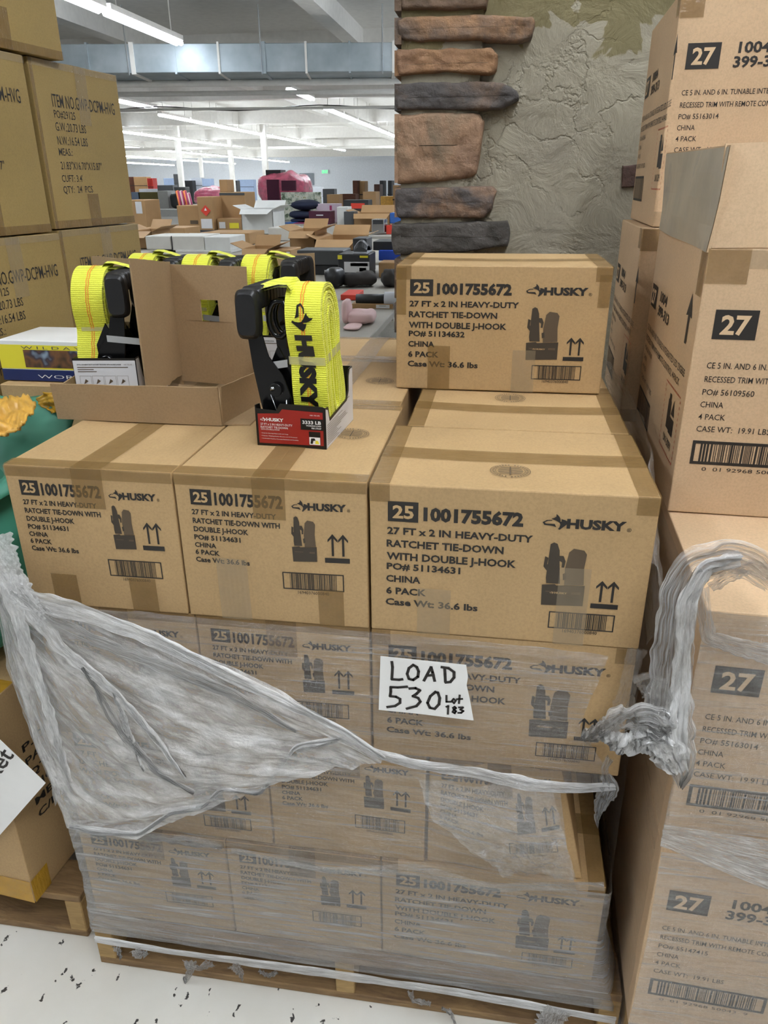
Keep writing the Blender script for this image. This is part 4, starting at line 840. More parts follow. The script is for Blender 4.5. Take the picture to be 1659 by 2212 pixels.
ribbon('spread_end', R_([(1375, 1480, -.13), (1395, 1470, -.13), (1425, 1500, -.13), (1420, 1560, -.14), (1380, 1620, -.13)]), [.02, .04, .03, .045, .02], 'filmthinloose', fb, 11, .008, 85, m=50, rag=.3)
ribbon('crossing_band', R_([(1515, 1270, -.105), (1522, 1330, -.105), (1532, 1380, -.105), (1600, 1400, -.107), (1680, 1420, -.11)]), [.02, .018, .02, .028, .032], 'filmloose', fb, 11, .003, 86, m=70, rag=.15)
ribbon('crossing_band', R_([(1535, 1270, -.105), (1575, 1242, -.105), (1620, 1225, -.105), (1690, 1250, -.105)]), [.012, .02, .02, .02], 'filmloose', fb, 9, .004, 87, m=50, rag=.15)
fw2 = thing('stretch_film', 'clear stretch film over the lower pale cartons at the right', 'plastic film', (0, 0, 0))
fm_ = fm; fm = fw2
fsheet('front_wrap', [pc([(1528, 1318), (1600, 1328), (1700, 1336)], -.098), pc([(1470, 1600), (1600, 1625), (1700, 1640)], -.100), pc([(1425, 1828), (1560, 1860), (1700, 1940)], -.103)], 'film', 50, 50, .002, (6, 20), 41)
fsheet('front_wrap', [pc([(1428, 1840), (1600, 1860), (1740, 1876)], -.099), pc([(1400, 2020), (1560, 2040), (1720, 2060)], -.099), pc([(1355, 2220), (1500, 2240), (1700, 2260)], -.099)], 'filmmid', 50, 50, .002, (6, 20), 42)
fsheet('front_wrap', [pc([(1434, 1780), (1560, 1800), (1700, 1820)], -.104), pc([(1426, 1826), (1530, 1870), (1700, 1938)], -.105)], 'filmloose', 50, 16, .003, (3, 10), 43)
fsheet('side_wrap', [[(.452, -.09, .985), (.475, .45, .985)], [(.448, -.10, .57), (.478, .5, .57)]], 'filmside', 16, 16, .003, (3, 8), 44, Vector((-1, 0, 0)))
fsheet('side_wrap', [[(.452, -.09, .57), (.478, .5, .57)], [(.450, -.10, .10), (.478, .5, .10)]], 'filmside', 16, 16, .003, (3, 8), 45, Vector((-1, 0, 0)))
fm = fm_
# ------------------------------------------------------------------ stone-edged wall behind
YW = 1.60
wx0 = ay(884, 300, YW).x
m_, nt, b = newmat('stucco')
n1 = noisen(nt, 2.2, 6, .6); n2 = noisen(nt, 9, 8, .6); n2.inputs['Distortion'].default_value = .6
r1 = ramp(nt, n1.outputs[0], [(.3, lin('918a7b')), (.55, lin('a09986')), (.8, lin('aea795'))]); 
geo = nd(nt, 'ShaderNodeNewGeometry'); sx = nd(nt, 'ShaderNodeSeparateXYZ'); nt.links.new(geo.outputs['Position'], sx.inputs[0])
n3 = noisen(nt, 6, 4); n3.inputs['Distortion'].default_value = .8
a1 = nd(nt, 'ShaderNodeMath', operation='MULTIPLY_ADD'); a1.inputs[1].default_value = .42; nt.links.new(n3.outputs[0], a1.inputs[0]); nt.links.new(sx.outputs[2], a1.inputs[2])
mk = ramp(nt, a1.outputs[0], [(0, (0,)*3), (1, (1,)*3)])
mr = nd(nt, 'ShaderNodeMapRange'); mr.inputs[1].default_value = 2.095; mr.inputs[2].default_value = 2.102; nt.links.new(a1.outputs[0], mr.inputs[0]); nt.nodes.remove(mk)
mx = nd(nt, 'ShaderNodeMix', data_type='RGBA'); mx.inputs[7].default_value = lin('7d7454'); nt.links.new(mr.outputs[0], mx.inputs[0]); nt.links.new(r1.outputs[0], mx.inputs[6]); nt.links.new(mx.outputs[2], b.inputs['Base Color'])
vo = nd(nt, 'ShaderNodeTexVoronoi', feature='DISTANCE_TO_EDGE'); vo.inputs['Scale'].default_value = 5
n4 = noisen(nt, 7, 5); mxv = nd(nt, 'ShaderNodeMix', data_type='RGBA'); mxv.inputs[0].default_value = .22
nt.links.new(mapping(nt).outputs[0], mxv.inputs[6]); nt.links.new(n4.outputs[1], mxv.inputs[7]); nt.links.new(mxv.outputs[2], vo.inputs['Vector'])
vr = ramp(nt, vo.outputs[0], [(0, (0,)*3), (.03, (1,)*3)])
n5 = noisen(nt, 3.5, 2); cr = ramp(nt, n5.outputs[0], [(.42, (0,)*3), (.50, (1,)*3)])
mxc = nd(nt, 'ShaderNodeMath', operation='MAXIMUM'); nt.links.new(vr.outputs[0], mxc.inputs[0]); nt.links.new(cr.outputs[0], mxc.inputs[1])
ad = nd(nt, 'ShaderNodeMath', operation='MULTIPLY_ADD'); ad.inputs[1].default_value = .14; nt.links.new(mxc.outputs[0], ad.inputs[0]); nt.links.new(n2.outputs[0], ad.inputs[2])
bump(nt, b, ad.outputs[0], 1, .022); b.inputs['Roughness'].default_value = .85; M['stucco'] = m_
mb = MB(); nx, nz = 90, 90
rows = [[Vector((wx0+(2.6-wx0)*(i/nx), YW+.006*noise.noise(Vector((i*.13, j*.13, 2))), 4.4*j/nz)) for i in range(nx+1)] for j in range(nz+1)]
mb.grid(rows, M['stucco']); mb.box(wx0, 2.6, YW+.008, YW+.34, 0, 4.4, M['stucco'])
wall = struct(mb.build('wall_pillar'))
def stonemat(n, cs, seed):
    m, nt, b = newmat(n); mp = mapping(nt); mp.inputs['Location'].default_value = (seed*3.1, seed, seed*1.7)
    a = noisen(nt, 5, 6, .6, m=mp); a.inputs['Distortion'].default_value = .4; c = noisen(nt, 30, 6, .7, m=mp)
    rr = ramp(nt, a.outputs[0], [(.32, lin(cs[0])), (.47, lin(cs[1])), (.62, lin(cs[2]))]); r2 = ramp(nt, c.outputs[0], [(.3, (.72,)*3), (.65, (1.08,)*3)])
    mx = nd(nt, 'ShaderNodeMix', data_type='RGBA', blend_type='MULTIPLY'); mx.inputs[0].default_value = 1; nt.links.new(rr.outputs[0], mx.inputs[6]); nt.links.new(r2.outputs[0], mx.inputs[7]); nt.links.new(mx.outputs[2], b.inputs['Base Color'])
    ad = nd(nt, 'ShaderNodeMath', operation='MULTIPLY_ADD'); ad.inputs[1].default_value = 2; nt.links.new(a.outputs[0], ad.inputs[0]); nt.links.new(c.outputs[0], ad.inputs[2])
    bump(nt, b, ad.outputs[0], .9, .012); b.inputs['Roughness'].default_value = .8; return m
mb = MB(); rows = [[Vector((wx0-.022+(.235+.03*noise.noise(Vector((0, j*.4, 4))))*i/12, YW-.016-.012*(i < 11)-.004*noise.noise(Vector((i, j*.7, 1))), .9+2.4*j/60)) for i in range(13)] for j in range(61)]
mb.grid(rows, M['stucco']); mb.build('mortar_bed', wall, smooth=True)
ST = [([(885, -30), (1062, -30), (1050, 18), (1000, 23), (890, 20)], ('5d5046', '79624f', '68594d')),
      ([(880, 45), (900, 36), (1020, 30), (1060, 34), (1150, 38), (1157, 50), (1150, 82), (1125, 92), (1020, 88), (900, 90), (882, 80)], ('5b5651', '716359', 'a6805e')),
      ([(878, 106), (1062, 102), (1076, 118), (1072, 155), (1055, 163), (960, 156), (885, 164), (877, 140)], ('82614b', 'a27c5a', '937157')),
      ([(875, 182), (960, 176), (1090, 178), (1118, 200), (1123, 212), (1110, 222), (1080, 238), (1000, 240), (880, 237), (873, 210)], ('4f4c4c', '605b59', '806957')),
      ([(878, 248), (940, 242), (1035, 245), (1046, 262), (1038, 330), (1028, 378), (1000, 388), (880, 398), (872, 330)], ('957762', 'a8876c', '877661')),
      ([(875, 406), (1065, 402), (1073, 412), (1062, 452), (1045, 472), (880, 472), (872, 440)], ('6e6259', '957862', '5e5856')),
      ([(866, 484), (980, 478), (1095, 478), (1103, 500), (1100, 530), (1000, 545), (870, 552), (864, 520)], ('504c49', '605b57', '45413c')),
      ([(870, 562), (1060, 558), (1068, 620), (1040, 640), (872, 645)], ('6e5b4b', '806853', '5e5046')),
      ([(1345, 358), (1385, 356), (1384, 404), (1343, 406)], ('523d36', '5e463d', '493732')),
      ([(872, 655), (1100, 655), (1104, 715), (872, 720)], ('5b5651', '716359', '806957'))]
for i, (P_, cs) in enumerate(ST):
    pts = [ay(a, b, YW-.035 if i != 8 else YW-.008) for a, b in P_]; pts = [Vector((p.x, 0, p.z)) for p in pts]; th = .050 if i != 8 else .012
    if i != 8: pts = [Vector((p.x-(.03 if p.x < wx0+.03 else 0), 0, p.z)) for p in pts]
    N = 72; L = [0]; Q = pts+[pts[0]]
    for a, b in zip(Q, Q[1:]): L.append(L[-1]+(b-a).length)
    bd = []
    for j in range(N):
        s = L[-1]*j/N; k = max(q for q in range(len(L)) if L[q] <= s); k = min(k, len(Q)-2); bd.append(Q[k].lerp(Q[k+1], (s-L[k])/(L[k+1]-L[k])))
    ct = sum(pts, Vector())/len(pts); zh = (max(p.z for p in pts)-min(p.z for p in pts))/2; xl, xr = min(p.x for p in pts)+zh*.8, max(p.x for p in pts)-zh*.8
    rows = []
    for q, (s, dp) in enumerate([(1.0, -.02), (1.0, .2), (.99, .6), (.94, .86), (.85, .96), (.7, 1.0), (.55, 1.02), (.4, 1.0), (.25, 1.02), (.1, 1.0), (.01, 1.0)]):
        row = []
        for p in bd:
            cx = min(max(p.x, xl), xr) if xl < xr else ct.x; c_ = Vector((cx, 0, ct.z)); v = c_+(p-c_)*s
            nz_ = noise.noise(Vector((v.x*14+i*7, v.z*22, i)))+.6*noise.noise(Vector((v.x*40, v.z*60, i*3)))
            e = noise.noise(Vector((p.x*25, p.z*25, i*5)))*.004
            row.append(Vector((v.x+e*(s > .9), YW-th*dp-(.010*nz_ if q > 1 else 0)*(1 if i != 8 else .2), v.z+e*(s > .9))))
        rows.append(row)
    mb = MB(); mb.grid(rows, stonemat('ledge_stone', cs, i), True); o = mb.build('ledge_stone', wall, smooth=True)
    # return of the corner stones along the wall's left end
    if i not in (8,):
        z0_, z1_ = min(p.z for p in pts), max(p.z for p in pts); mb = MB()
        rows = [[Vector((wx0-.03-.006*noise.noise(Vector((a*3., j*2., i)))*(0 < j < 5), YW-.045+.33*a/8, z0_+.004+(z1_-z0_-.008)*j/5)) for a in range(9)] for j in range(6)]
        mb.grid(rows, stonemat('ledge_stone_side', cs, i+20)); mb.build('ledge_stone', wall, solid=.02)
# ------------------------------------------------------------------ floor, ceiling, far walls
m_, nt, b = newmat('terrazzo_floor'); mp = mapping(nt, (1, 1, 1)); nn = noisen(nt, 3, 6); rr = ramp(nt, nn.outputs[0], [(.3, lin('d6d3ca')), (.7, lin('e8e6df'))])
vo = nd(nt, 'ShaderNodeTexVoronoi'); vo.inputs['Scale'].default_value = 42; vo.inputs['Randomness'].default_value = 1; mp2 = mapping(nt, (1.0, .45, 1), rot=(0, 0, .5)); dn = noisen(nt, 60, 3); mxv = nd(nt, 'ShaderNodeMix', data_type='RGBA'); mxv.inputs[0].default_value = .03
nt.links.new(mp2.outputs[0], mxv.inputs[6]); nt.links.new(dn.outputs[1], mxv.inputs[7]); nt.links.new(mxv.outputs[2], vo.inputs['Vector'])
sp = ramp(nt, vo.outputs['Distance'], [(.15, (1,)*3), (.20, (0,)*3)]); sc2 = nd(nt, 'ShaderNodeSeparateColor'); nt.links.new(vo.outputs['Color'], sc2.inputs[0])
gt = nd(nt, 'ShaderNodeMath', operation='GREATER_THAN'); gt.inputs[1].default_value = .52; nt.links.new(sc2.outputs[0], gt.inputs[0]); ml = nd(nt, 'ShaderNodeMath', operation='MULTIPLY'); nt.links.new(sp.outputs[0], ml.inputs[0]); nt.links.new(gt.outputs[0], ml.inputs[1])
mx = nd(nt, 'ShaderNodeMix', data_type='RGBA'); mx.inputs[7].default_value = lin('3a3836'); nt.links.new(ml.outputs[0], mx.inputs[0]); nt.links.new(rr.outputs[0], mx.inputs[6]); nt.links.new(mx.outputs[2], b.inputs['Base Color']); b.inputs['Roughness'].default_value = .35
M['floor'] = m_
mb = MB(); mb.box(-60, 30, -8, 82, -.05, 0, M['floor']); struct(mb.build('floor'))
M['wallwhite'] = plain('white_wall', 'e8ecf2', .8); M['ceil'] = plain('painted_ceiling', 'e6e3dd', .85); M['beam'] = plain('painted_steel', 'ebe8e2', .6)
CZ = 4.35
mb = MB(); mb.box(-60, 30, -8, 82, CZ, CZ+.1, M['ceil']); struct(mb.build('ceiling'))
mb = MB(); mb.box(-60, 30, 81, 81.3, 0, CZ, M['wallwhite']); struct(mb.build('wall_far'))
mb = MB(); mb.box(-60.3, -60, -8, 81, 0, CZ, M['wallwhite']); struct(mb.build('wall_left'))
mb = MB(); mb.box(3.2, 3.5, 2, 81, 0, CZ, M['wallwhite']); struct(mb.build('wall_right'))
# ceiling framing: beams and pipes across, hangers, duct
for i, (y, z, hh) in enumerate([(9, 4.0, .35), (16.5, 3.85, .5), (24, 3.85, .5), (33, 3.8, .5), (43, 3.75, .5), (55, 3.75, .5), (68, 3.6, .6)]):
    mb = MB(); mb.box(-60, 3.2, y, y+.3, z, z+hh, M['beam']); struct(tag(mb.build('trim_%d' % (i+1)), 'white painted beam under the ceiling', None))
for i, x in enumerate([-26, -13.4, -7.6, -3.2]):
    mb = MB(); mb.box(x, x+.3, 2, 81, CZ-.32, CZ, M['beam']); struct(mb.build('trim_%d' % (10+i)))
for i, (px, py, z, rr_, lb) in enumerate([(600, 183, 3.15, .055, 'thick white pipe running under the duct'), (600, 205, 3.15, .045, 'white pipe just below the thickest one'), (600, 238, 3.15, .03, 'thin white pipe with a black cable along it'), (600, 322, 3.2, .07, 'far white pipe above the store')]):
    p = az(px, py, z); mb = MB(); mb.tube([(-30, p.y-3.2, z), (3.2, p.y+.45, z)], rr_, M['beam'], 10); tag(mb.build('ceiling_pipe', smooth=True), lb, 'pipe')
p = az(600, 232, 3.2); mb = MB(); mb.tube([(p.x+q*.5, p.y+q*.055, 3.19+.05*sin(q*.8)) for q in range(-12, 12)], .012, M['black'], 6); tag(mb.build('ceiling_cable', smooth=True), 'black cable slung along the thin ceiling pipe', 'cable')
# duct
m_, nt, b = newmat('galvanised_duct'); b.inputs['Metallic'].default_value = .85; b.inputs['Roughness'].default_value = .52; nn = noisen(nt, 1.6, 4); rr = ramp(nt, nn.outputs[0], [(.3, lin('9aa6ac')), (.7, lin('c2ccd2'))]); nt.links.new(rr.outputs[0], b.inputs['Base Color']); M['duct'] = m_
A0, A1 = az(140, 95, 3.62), az(870, 91, 3.62); dd = (A1-A0); dd.z = 0; Ld = dd.length; dd.normalize()
t = thing('air_duct', 'long galvanised rectangular air duct hanging under the ceiling', 'duct', (A0.x, A0.y, 3.2), math.atan2(dd.y, dd.x))
mb = MB(); mb.box(-8, Ld+3.5, 0, 1.1, 0, .42, M['duct']); mb.build('duct_body', t, bevel=.01)
xx = -7.6; k = 0
while xx < Ld+3.4:
    mb = MB(); mb.box(xx, xx+.035 if k % 3 else xx+.07, -.02, 1.12, -.02, .44, M['duct'] if k % 2 else M['beam']); mb.build('duct_seam', t); xx += .72; k += 1
for xx in (1.0, 3.2, 5.2):
    mb = MB(); mb.tube([(xx, -.03, -.03), (xx, -.03, .95)], .012, M['steel'], 6); mb.build('hanger_rod', t)
# fluorescent strips
M['tube'] = emis('lit_tube', 'eef6ff', 30.0)
def fixture(label, x, y, z, group):
    t = thing('light_fixture', label, 'ceiling light', (x, y, z), 0, group)
    mb = MB(); mb.box(-.07, .07, 0, 2.4, 0, .07, M['beam']); mb.build('housing', t)
    mb = MB()
    for dx in (-.04, .04): mb.tube([(dx, .03, -.04), (dx, 1.19, -.04)], .036, M['tube'], 8); mb.tube([(dx, 1.22, -.04), (dx, 2.37, -.04)], .036, M['tube'], 8)
    mb.build('tube', t); mb = MB()
    for yy in (.3, 2.1): mb.tube([(0, yy, .07), (0, yy, CZ-z)], .008, M['beam'], 5)
    mb.build('hanger_rod', t); return t
fx0 = {}
ROWS = [(.35, 4.2, 5, 3.6, 'strip lights beyond the stone wall, out of the aisle'), (-5.15, 2.4, 4, 3.6, 'nearest lit strip light row, before the duct'), (-5.15, 18.9, 1, 3.6, 'short lit strip light just beyond the duct'), (-5.4, 24, 21, 3.6, 'strip lights of the row vanishing behind the stone wall'),
        (-10.3, 20.5, 1, 3.6, 'single strip light left of the long middle row'), (-11.1, 25, 12, 3.6, 'strip lights of the long middle row'), (-16.2, 32, 7, 3.6, 'strip lights of the left row below the middle one'),
        (-21.5, 41, 15, 3.5, 'distant strip lights, fourth row from the wall'), (-27, 46, 13, 3.4, 'distant strip lights, fifth row from the wall'), (-33, 50, 11, 3.3, 'distant strip lights, sixth row from the wall'), (-39, 54, 9, 3.2, 'distant strip lights, farthest row'),
        (.9, -3.85, 1, 3.55, 'strip light above the near end of the aisle'), (.9, -1.15, 1, 3.55, 'strip light above the wrapped pallets'), (-2.3, -2.25, 1, 3.55, 'strip light above the aisle at the left')]
for x, y, n, z, lb in ROWS:
    for i in range(n):
        if z not in fx0: fx0[z] = fixture(lb, x, y, z, lb); continue
        dup(fx0[z], (x, y+i*2.52, z), 0, lb, lb)
for i, (px, y) in enumerate([(395, 40), (505, 44), (577, 36), (440, 60)]):
    p = ay(px, 420, y); mb = MB(); mb.box(p.x-.12, p.x+.12, y-.12, y+.12, 0, CZ, M['beam']); struct(mb.build('trim_%d' % (20+i)))
# exit sign and grey far door
p = ay(702, 371, 80.8); t = thing('exit_sign', 'small green exit sign high on the far white wall', 'sign', (p.x, 80.9, p.z-.2))
mb = MB(); mb.box(-.35, .35, -.08, .08, 0, .4, M['wallwhite']); mb.build('sign_body', t)
mb = MB(); text(mb, 'EXIT', -.3, .06, .6, .28, lambda u, v: Vector((u, -.09, v)), emis('exit_green', '3fe07a', 2)); mb.build('sign_lettering', t)
a, b_ = ay(648, 400, 80.9), ay(677, 374, 80.9); mb = MB(); mb.box(a.x, b_.x, 80.9, 81, a.z, b_.z, plain('grey_panel', '8b929a', .7)); struct(mb.build('window_1'))
# ------------------------------------------------------------------ goods in the store, on long tables
TB = .85
M['tabletop'] = plain('grey_laminate', 'a39e94', .6)
def tbl(label, x0, x1, y0, y1, h=TB, c='tabletop'):
    t = thing('sales_table', label, 'table', ((x0+x1)/2, (y0+y1)/2, 0)); W, D = x1-x0, y1-y0
    mb = MB(); mb.box(-W/2, W/2, -D/2, D/2, h-.04, h, M[c]); mb.build('tabletop', t, bevel=.004)
    for sx_ in (-1, 1):
        for sy in (-1, 1): mb = MB(); mb.box(sx_*(W/2-.06)-.02, sx_*(W/2-.06)+.02, sy*(D/2-.06)-.02, sy*(D/2-.06)+.02, 0, h-.04, M['steel']); mb.build('leg', t)
    return t
def place(px0, py0, px1, py1, y, base=None):
    """real extents at depth y from what is seen of the front face"""
    a = ay(px0, (py0+py1)/2, y).x; b = ay(px1, (py0+py1)/2, y).x; mid = (px0+px1)/2
    zb = ay(mid, py1, y).z if base is None else base; zb = max(zb, .852) if base is None and .5 < zb else zb; zt_ = ay(mid, py0, y).z; return a, b, zb, zt_
def yat(px, py, z): return az(px, py, z).y
def goods(label, name, cat, px0, py0, px1, py1, y, d, mat, base=None, rz=0, group=None, open_=False, marks=None, lid=None):
    a, b, zb, zt_ = place(px0, py0, px1, py1, y, base); W, Hh = b-a, zt_-zb
    t = thing(name, label, cat, ((a+b)/2, y+d/2, zb), rz, group); m = M[mat] if isinstance(mat, str) else mat
    mb = MB()
    if open_:
        th = .006
        mb.box(-W/2, W/2, -d/2, -d/2+th, 0, Hh, m); mb.box(-W/2, W/2, d/2-th, d/2, 0, Hh, m); mb.box(-W/2, -W/2+th, -d/2, d/2, 0, Hh, m); mb.box(W/2-th, W/2, -d/2, d/2, 0, Hh, m); mb.box(-W/2, W/2, -d/2, d/2, 0, th, m)
        mb.build('carton_body', t)
        f_ = MB(); f_.add([(-W/2, -d/2, Hh), (W/2, -d/2, Hh), (W/2-.03, -d/2-d*.28, Hh-.06), (-W/2+.03, -d/2-d*.28, Hh-.06)], [(0, 1, 2, 3)], m); f_.build('front_flap', t, solid=.005)
        f_ = MB(); f_.add([(-W/2, d/2, Hh), (W/2, d/2, Hh), (W/2, d/2+d*.2, Hh+.10), (-W/2, d/2+d*.2, Hh+.10)], [(0, 1, 2, 3)], m); f_.build('back_flap', t, solid=.005)
        for sg_ in (-1, 1): f_ = MB(); f_.add([(sg_*W/2, -d/2, Hh), (sg_*W/2, d/2, Hh), (sg_*(W/2+.12), d/2-.02, Hh+.05), (sg_*(W/2+.12), -d/2+.02, Hh+.05)], [(0, 1, 2, 3)], m); f_.build('side_flap', t, solid=.005)
    else:
        mb.box(-W/2, W/2, -d/2, d/2, 0, Hh, m); mb.build('carton_body', t, bevel=min(.006, Hh*.05))
    if lid: l_ = MB(); l_.box(-W/2-.004, W/2+.004, -d/2-.004, d/2+.004, Hh*.72, Hh+.003, M[lid] if isinstance(lid, str) else lid); l_.build('lid', t, bevel=.003)
    if marks:
        q = MB()
        for mk_ in marks:
            u0, v0, u1, v1, mt = mk_[:5]; mt = M[mt] if isinstance(mt, str) else mt; f = lambda u, v: Vector((-W/2+W*u, -d/2-(.004 if not lid else .009), Hh*v))
            if len(mk_) > 5: text(q, mk_[5], u0, v0, u1-u0, v1-v0, f, mt, .01)
            else: rect(q, u0, v0, u1, v1, f, mt)
        q.build('printed_label', t)
    return t
M['label'] = M['whitecard']; M['bgdark'] = plain('dark_shoebox', '2b2c2e', .5); M['bggrey'] = plain('grey_shoebox', '4a4c4e', .5); M['bgwhite'] = plain('white_carton', 'cfccc4', .6); M['plum'] = plain('plum_box', '4a1830', .4); M['bgred'] = plain('red_box', 'd8402e', .5)
M['bgblue'] = plain('blue_box', '2c5fa8', .4); M['navyc'] = plain('navy_fabric', '1f2740', .8, bmp=.2); M['bluef'] = plain('blue_fabric', '2350c8', .6); M['pinkf'] = plain('pink_fluffy', 'e8c8c8', .9, bmp=.6); M['magenta'] = plain('magenta_card', 'a03060', .5); M['lilac'] = plain('lilac_bag', 'c9b8c4', .5); M['applblue'] = plain('pale_blue_enamel', '9fb2d0', .5)
M['darkcloth'] = plain('dark_cloth', '3a3634', .9, bmp=.3); M['boot'] = plain('brown_leather', '4a2d1f', .5); M['sole'] = plain('pale_rubber', 'c8ccd4', .5); M['tblk'] = plain('white_crate', 'd8d8d4', .6)
m_, nt, b = newmat('floral_board'); vo = noisen(nt, 14, 4); rr = ramp(nt, vo.outputs[0], [(.35, lin('4f5f48')), (.5, lin('b9bfae')), (.62, lin('d8d6c8')), (.7, lin('8a8a52'))]); nt.links.new(rr.outputs[0], b.inputs['Base Color']); M['floral'] = m_
# tables
tbl('near sales table with shoe boxes and pink rolls, behind the strap stack', -3.4, -.42, 2.25, 5.75)
tbl('long sales table with white boxes, second from the strap stack', -5.8, -.5, 6.0, 9.1)
tbl('third long sales table, behind the white boxes', -7.0, -1.0, 9.6, 12.2)
tbl('fourth long sales table with pillows and plum boxes', -8.6, -1.4, 12.6, 16)
tbl('far white sales table at the left', -14, -5, 18.6, 21.6)
tbl('farthest sales table before the pink wrapped pile', -14, -4.6, 23, 27)
def gd(label, name, cat, px0, py0, px1, py1, d, mat, base=TB, at=None, **k):
    y = at if at is not None else yat((px0+px1)/2, py1, base)
    return goods(label, name, cat, px0, py0, px1, py1, y, d, mat, base if at is None else (base if base != TB else None), **k), y
LB = [(.62, .35, .92, .8, 'whitecard')]
gd('grey shoe box, widest, lying on the dark shoe boxes', 'shoe_box', 'shoe box', 642, 541, 742, 573, .3, 'bggrey', at=4.95)
gd('dark shoe box under the wide grey one', 'shoe_box', 'shoe box', 662, 573, 733, 598, .3, 'bgdark', at=4.97, marks=[(.0, .4, .12, .8, 'yel'), (.55, .1, .8, .5, 'whitecard')])
gd('lowest grey shoe box of the left shoe box pile', 'shoe_box', 'shoe box', 662, 598, 733, 622, .3, 'bggrey', at=4.99, marks=[(.05, .3, .3, .8, 'whitecard')])
gd('black shoe box with yellow corner and big pale label, topmost', 'shoe_box', 'shoe box', 730, 549, 798, 592, .28, 'bgdark', at=4.72, marks=[(.0, .74, .14, .95, 'yel'), (.2, .08, 1, .62, 'whitecard'), (.4, .4, .95, .56, 'ochre'), (.68, .14, .9, .32, 'white'), (.7, .82, .96, .93, 'yel')])
gd('second black shoe box below the pale labelled one', 'shoe_box', 'shoe box', 736, 592, 798, 619, .28, 'bgdark', at=4.74, marks=[(.5, .1, .95, .5, 'ochre')])
gd('brown box with white label and a shoe on its lid, near the pillar', 'shoe_box', 'shoe box', 760, 657, 848, 693, .26, 'bgk', at=3.3, marks=[(.6, .15, .93, .92, 'whitecard'), (.68, .6, .84, .72, 'ink2')])
gd('white box under the brown shoe box', 'carton', 'box', 775, 693, 850, 722, .26, 'bgwhite', at=3.3)
gd('red flat box beside the pink roll', 'carton', 'box', 736, 637, 770, 662, .25, 'bgred', at=3.62)
gd('brown carton holding a dark net bag near the pillar', 'carton', 'box', 818, 567, 872, 600, .3, 'bgk', at=4.8)
gd('blue fabric roll beside the pillar', 'fabric_roll', 'fabric', 818, 541, 872, 563, .3, 'bluef', at=5.0)
gd('dark open suitcase lid beyond the blue roll', 'case', 'suitcase', 806, 522, 872, 541, .3, 'bgdark', at=5.05)
def soft(label, name, cat, px0, py0, px1, py1, d, mat, at, amp=.02, sc_=6, p=2.4, seed=1, fold=0):
    a, b, z0, z1 = place(px0, py0, px1, py1, at); o = blob(name, M[mat] if isinstance(mat, str) else mat, a, b, at, at+d, z0, z1, amp, sc_, seed, 36, 20, p, fold).build(name, smooth=True); return tag(o, label, cat)
soft('pink fluffy roll standing upright behind the yellow strap', 'plush_roll', 'fabric', 735, 650, 752, 712, .14, 'pinkf', 2.75, .006, 20, 3)
soft('pink and white fluffy roll lying on the near table', 'plush_roll', 'fabric', 742, 677, 803, 716, .2, 'pinkf', 2.75, .008, 18, 3.2, 2)
soft('white fluffy roll, lowest, behind the yellow strap', 'plush_roll', 'fabric', 738, 708, 775, 722, .16, 'pinkf', 2.6, .006, 18, 3, 3)
soft('dark ankle boot opening between the shoe boxes', 'boot', 'boot', 698, 580, 737, 660, .2, 'black', 4.1, .012, 10, 2.4, 4)
soft('brown leather boot with buckle left of the shoe boxes', 'boot', 'boot', 632, 562, 664, 615, .2, 'boot', 4.2, .01, 12, 2.6, 5)
soft('crumpled dark cloth hanging before the shoe boxes', 'cloth', 'fabric', 735, 592, 800, 640, .2, 'darkcloth', 4.2, .03, 9, 2.2, 6, .5)
soft('dark net bag of shoes near the pillar', 'net_bag', 'bag', 820, 582, 856, 634, .2, 'darkcloth', 4.2, .03, 12, 2.4, 7)
p0, p1 = ay(770, 646, 3.35), ay(832, 646, 3.35); mb = MB(); mb.tube([p0, p1], .028, M['bgdark'], 12); mb.tube([p1+Vector((-.002, 0, 0)), p1+Vector((.06, 0, .0)), p1+Vector((.10, 0, .03))], [.040, .042, .03], M['sole'], 12); tag(mb.build('slipper', smooth=True), 'dark green slipper with white sole lying on the brown shoe box', 'shoe')
# trainer standing on the black shoe box
p = ay(780, 549, 4.8); mb = MB(); mb.grid([[Vector((p.x-.05+.10*i/8, 4.76+.2*j/5, p.z+h_*(.6+.4*sin(pi*i/8)))) for i in range(9)] for h_, j in ((0, 0), (.02, 0), (.05, .3), (.09, 1), (.10, 2), (.07, 4), (0, 5))], M['bgdark']); mb.box(p.x-.052, p.x+.052, 4.75, 4.98, p.z, p.z+.018, M['sole']); tag(mb.build('trainer', smooth=False), 'black and orange trainer standing on the topmost black shoe box', 'shoe')
# second table
gd('white flat box, left of the white pair', 'carton', 'box', 315, 510, 369, 539, .5, 'bgwhite', at=6.9)
gd('white flat box with black end strap, middle', 'carton', 'box', 371, 510, 441, 541, .5, 'bgwhite', at=6.9, marks=[(.0, 0, .03, 1, 'bgdark')])
gd('white flat box at the right of the white row', 'carton', 'box', 442, 512, 497, 541, .5, 'tblk', at=6.9)
gd('white boxes under the white row, lowest', 'carton', 'box', 380, 541, 500, 556, .45, 'tblk', at=6.85)
gd('brown open carton left of the white boxes', 'carton', 'box', 286, 500, 330, 560, .5, 'bgk', at=7.3, open_=True)
gd('wide brown carton behind the white boxes', 'carton', 'box', 435, 503, 540, 560, .6, 'bgk', at=7.9)
gd('flat brown carton lying behind the white boxes', 'carton', 'box', 312, 492, 400, 512, .5, 'bgk', at=8.4)
gd('small open carton with white filling behind the tray', 'carton', 'box', 524, 538, 580, 566, .4, 'bgk', at=6.3, open_=True)
gd('small carton with barcode edge behind the tray', 'carton', 'box', 580, 540, 628, 566, .4, 'bgk', at=6.3, marks=[(.82, .1, .97, .8, 'whitecard')])
gd('open brown carton with folded flaps, middle of the second table', 'carton', 'box', 626, 500, 680, 538, .6, 'bgk', at=7.4, open_=True)
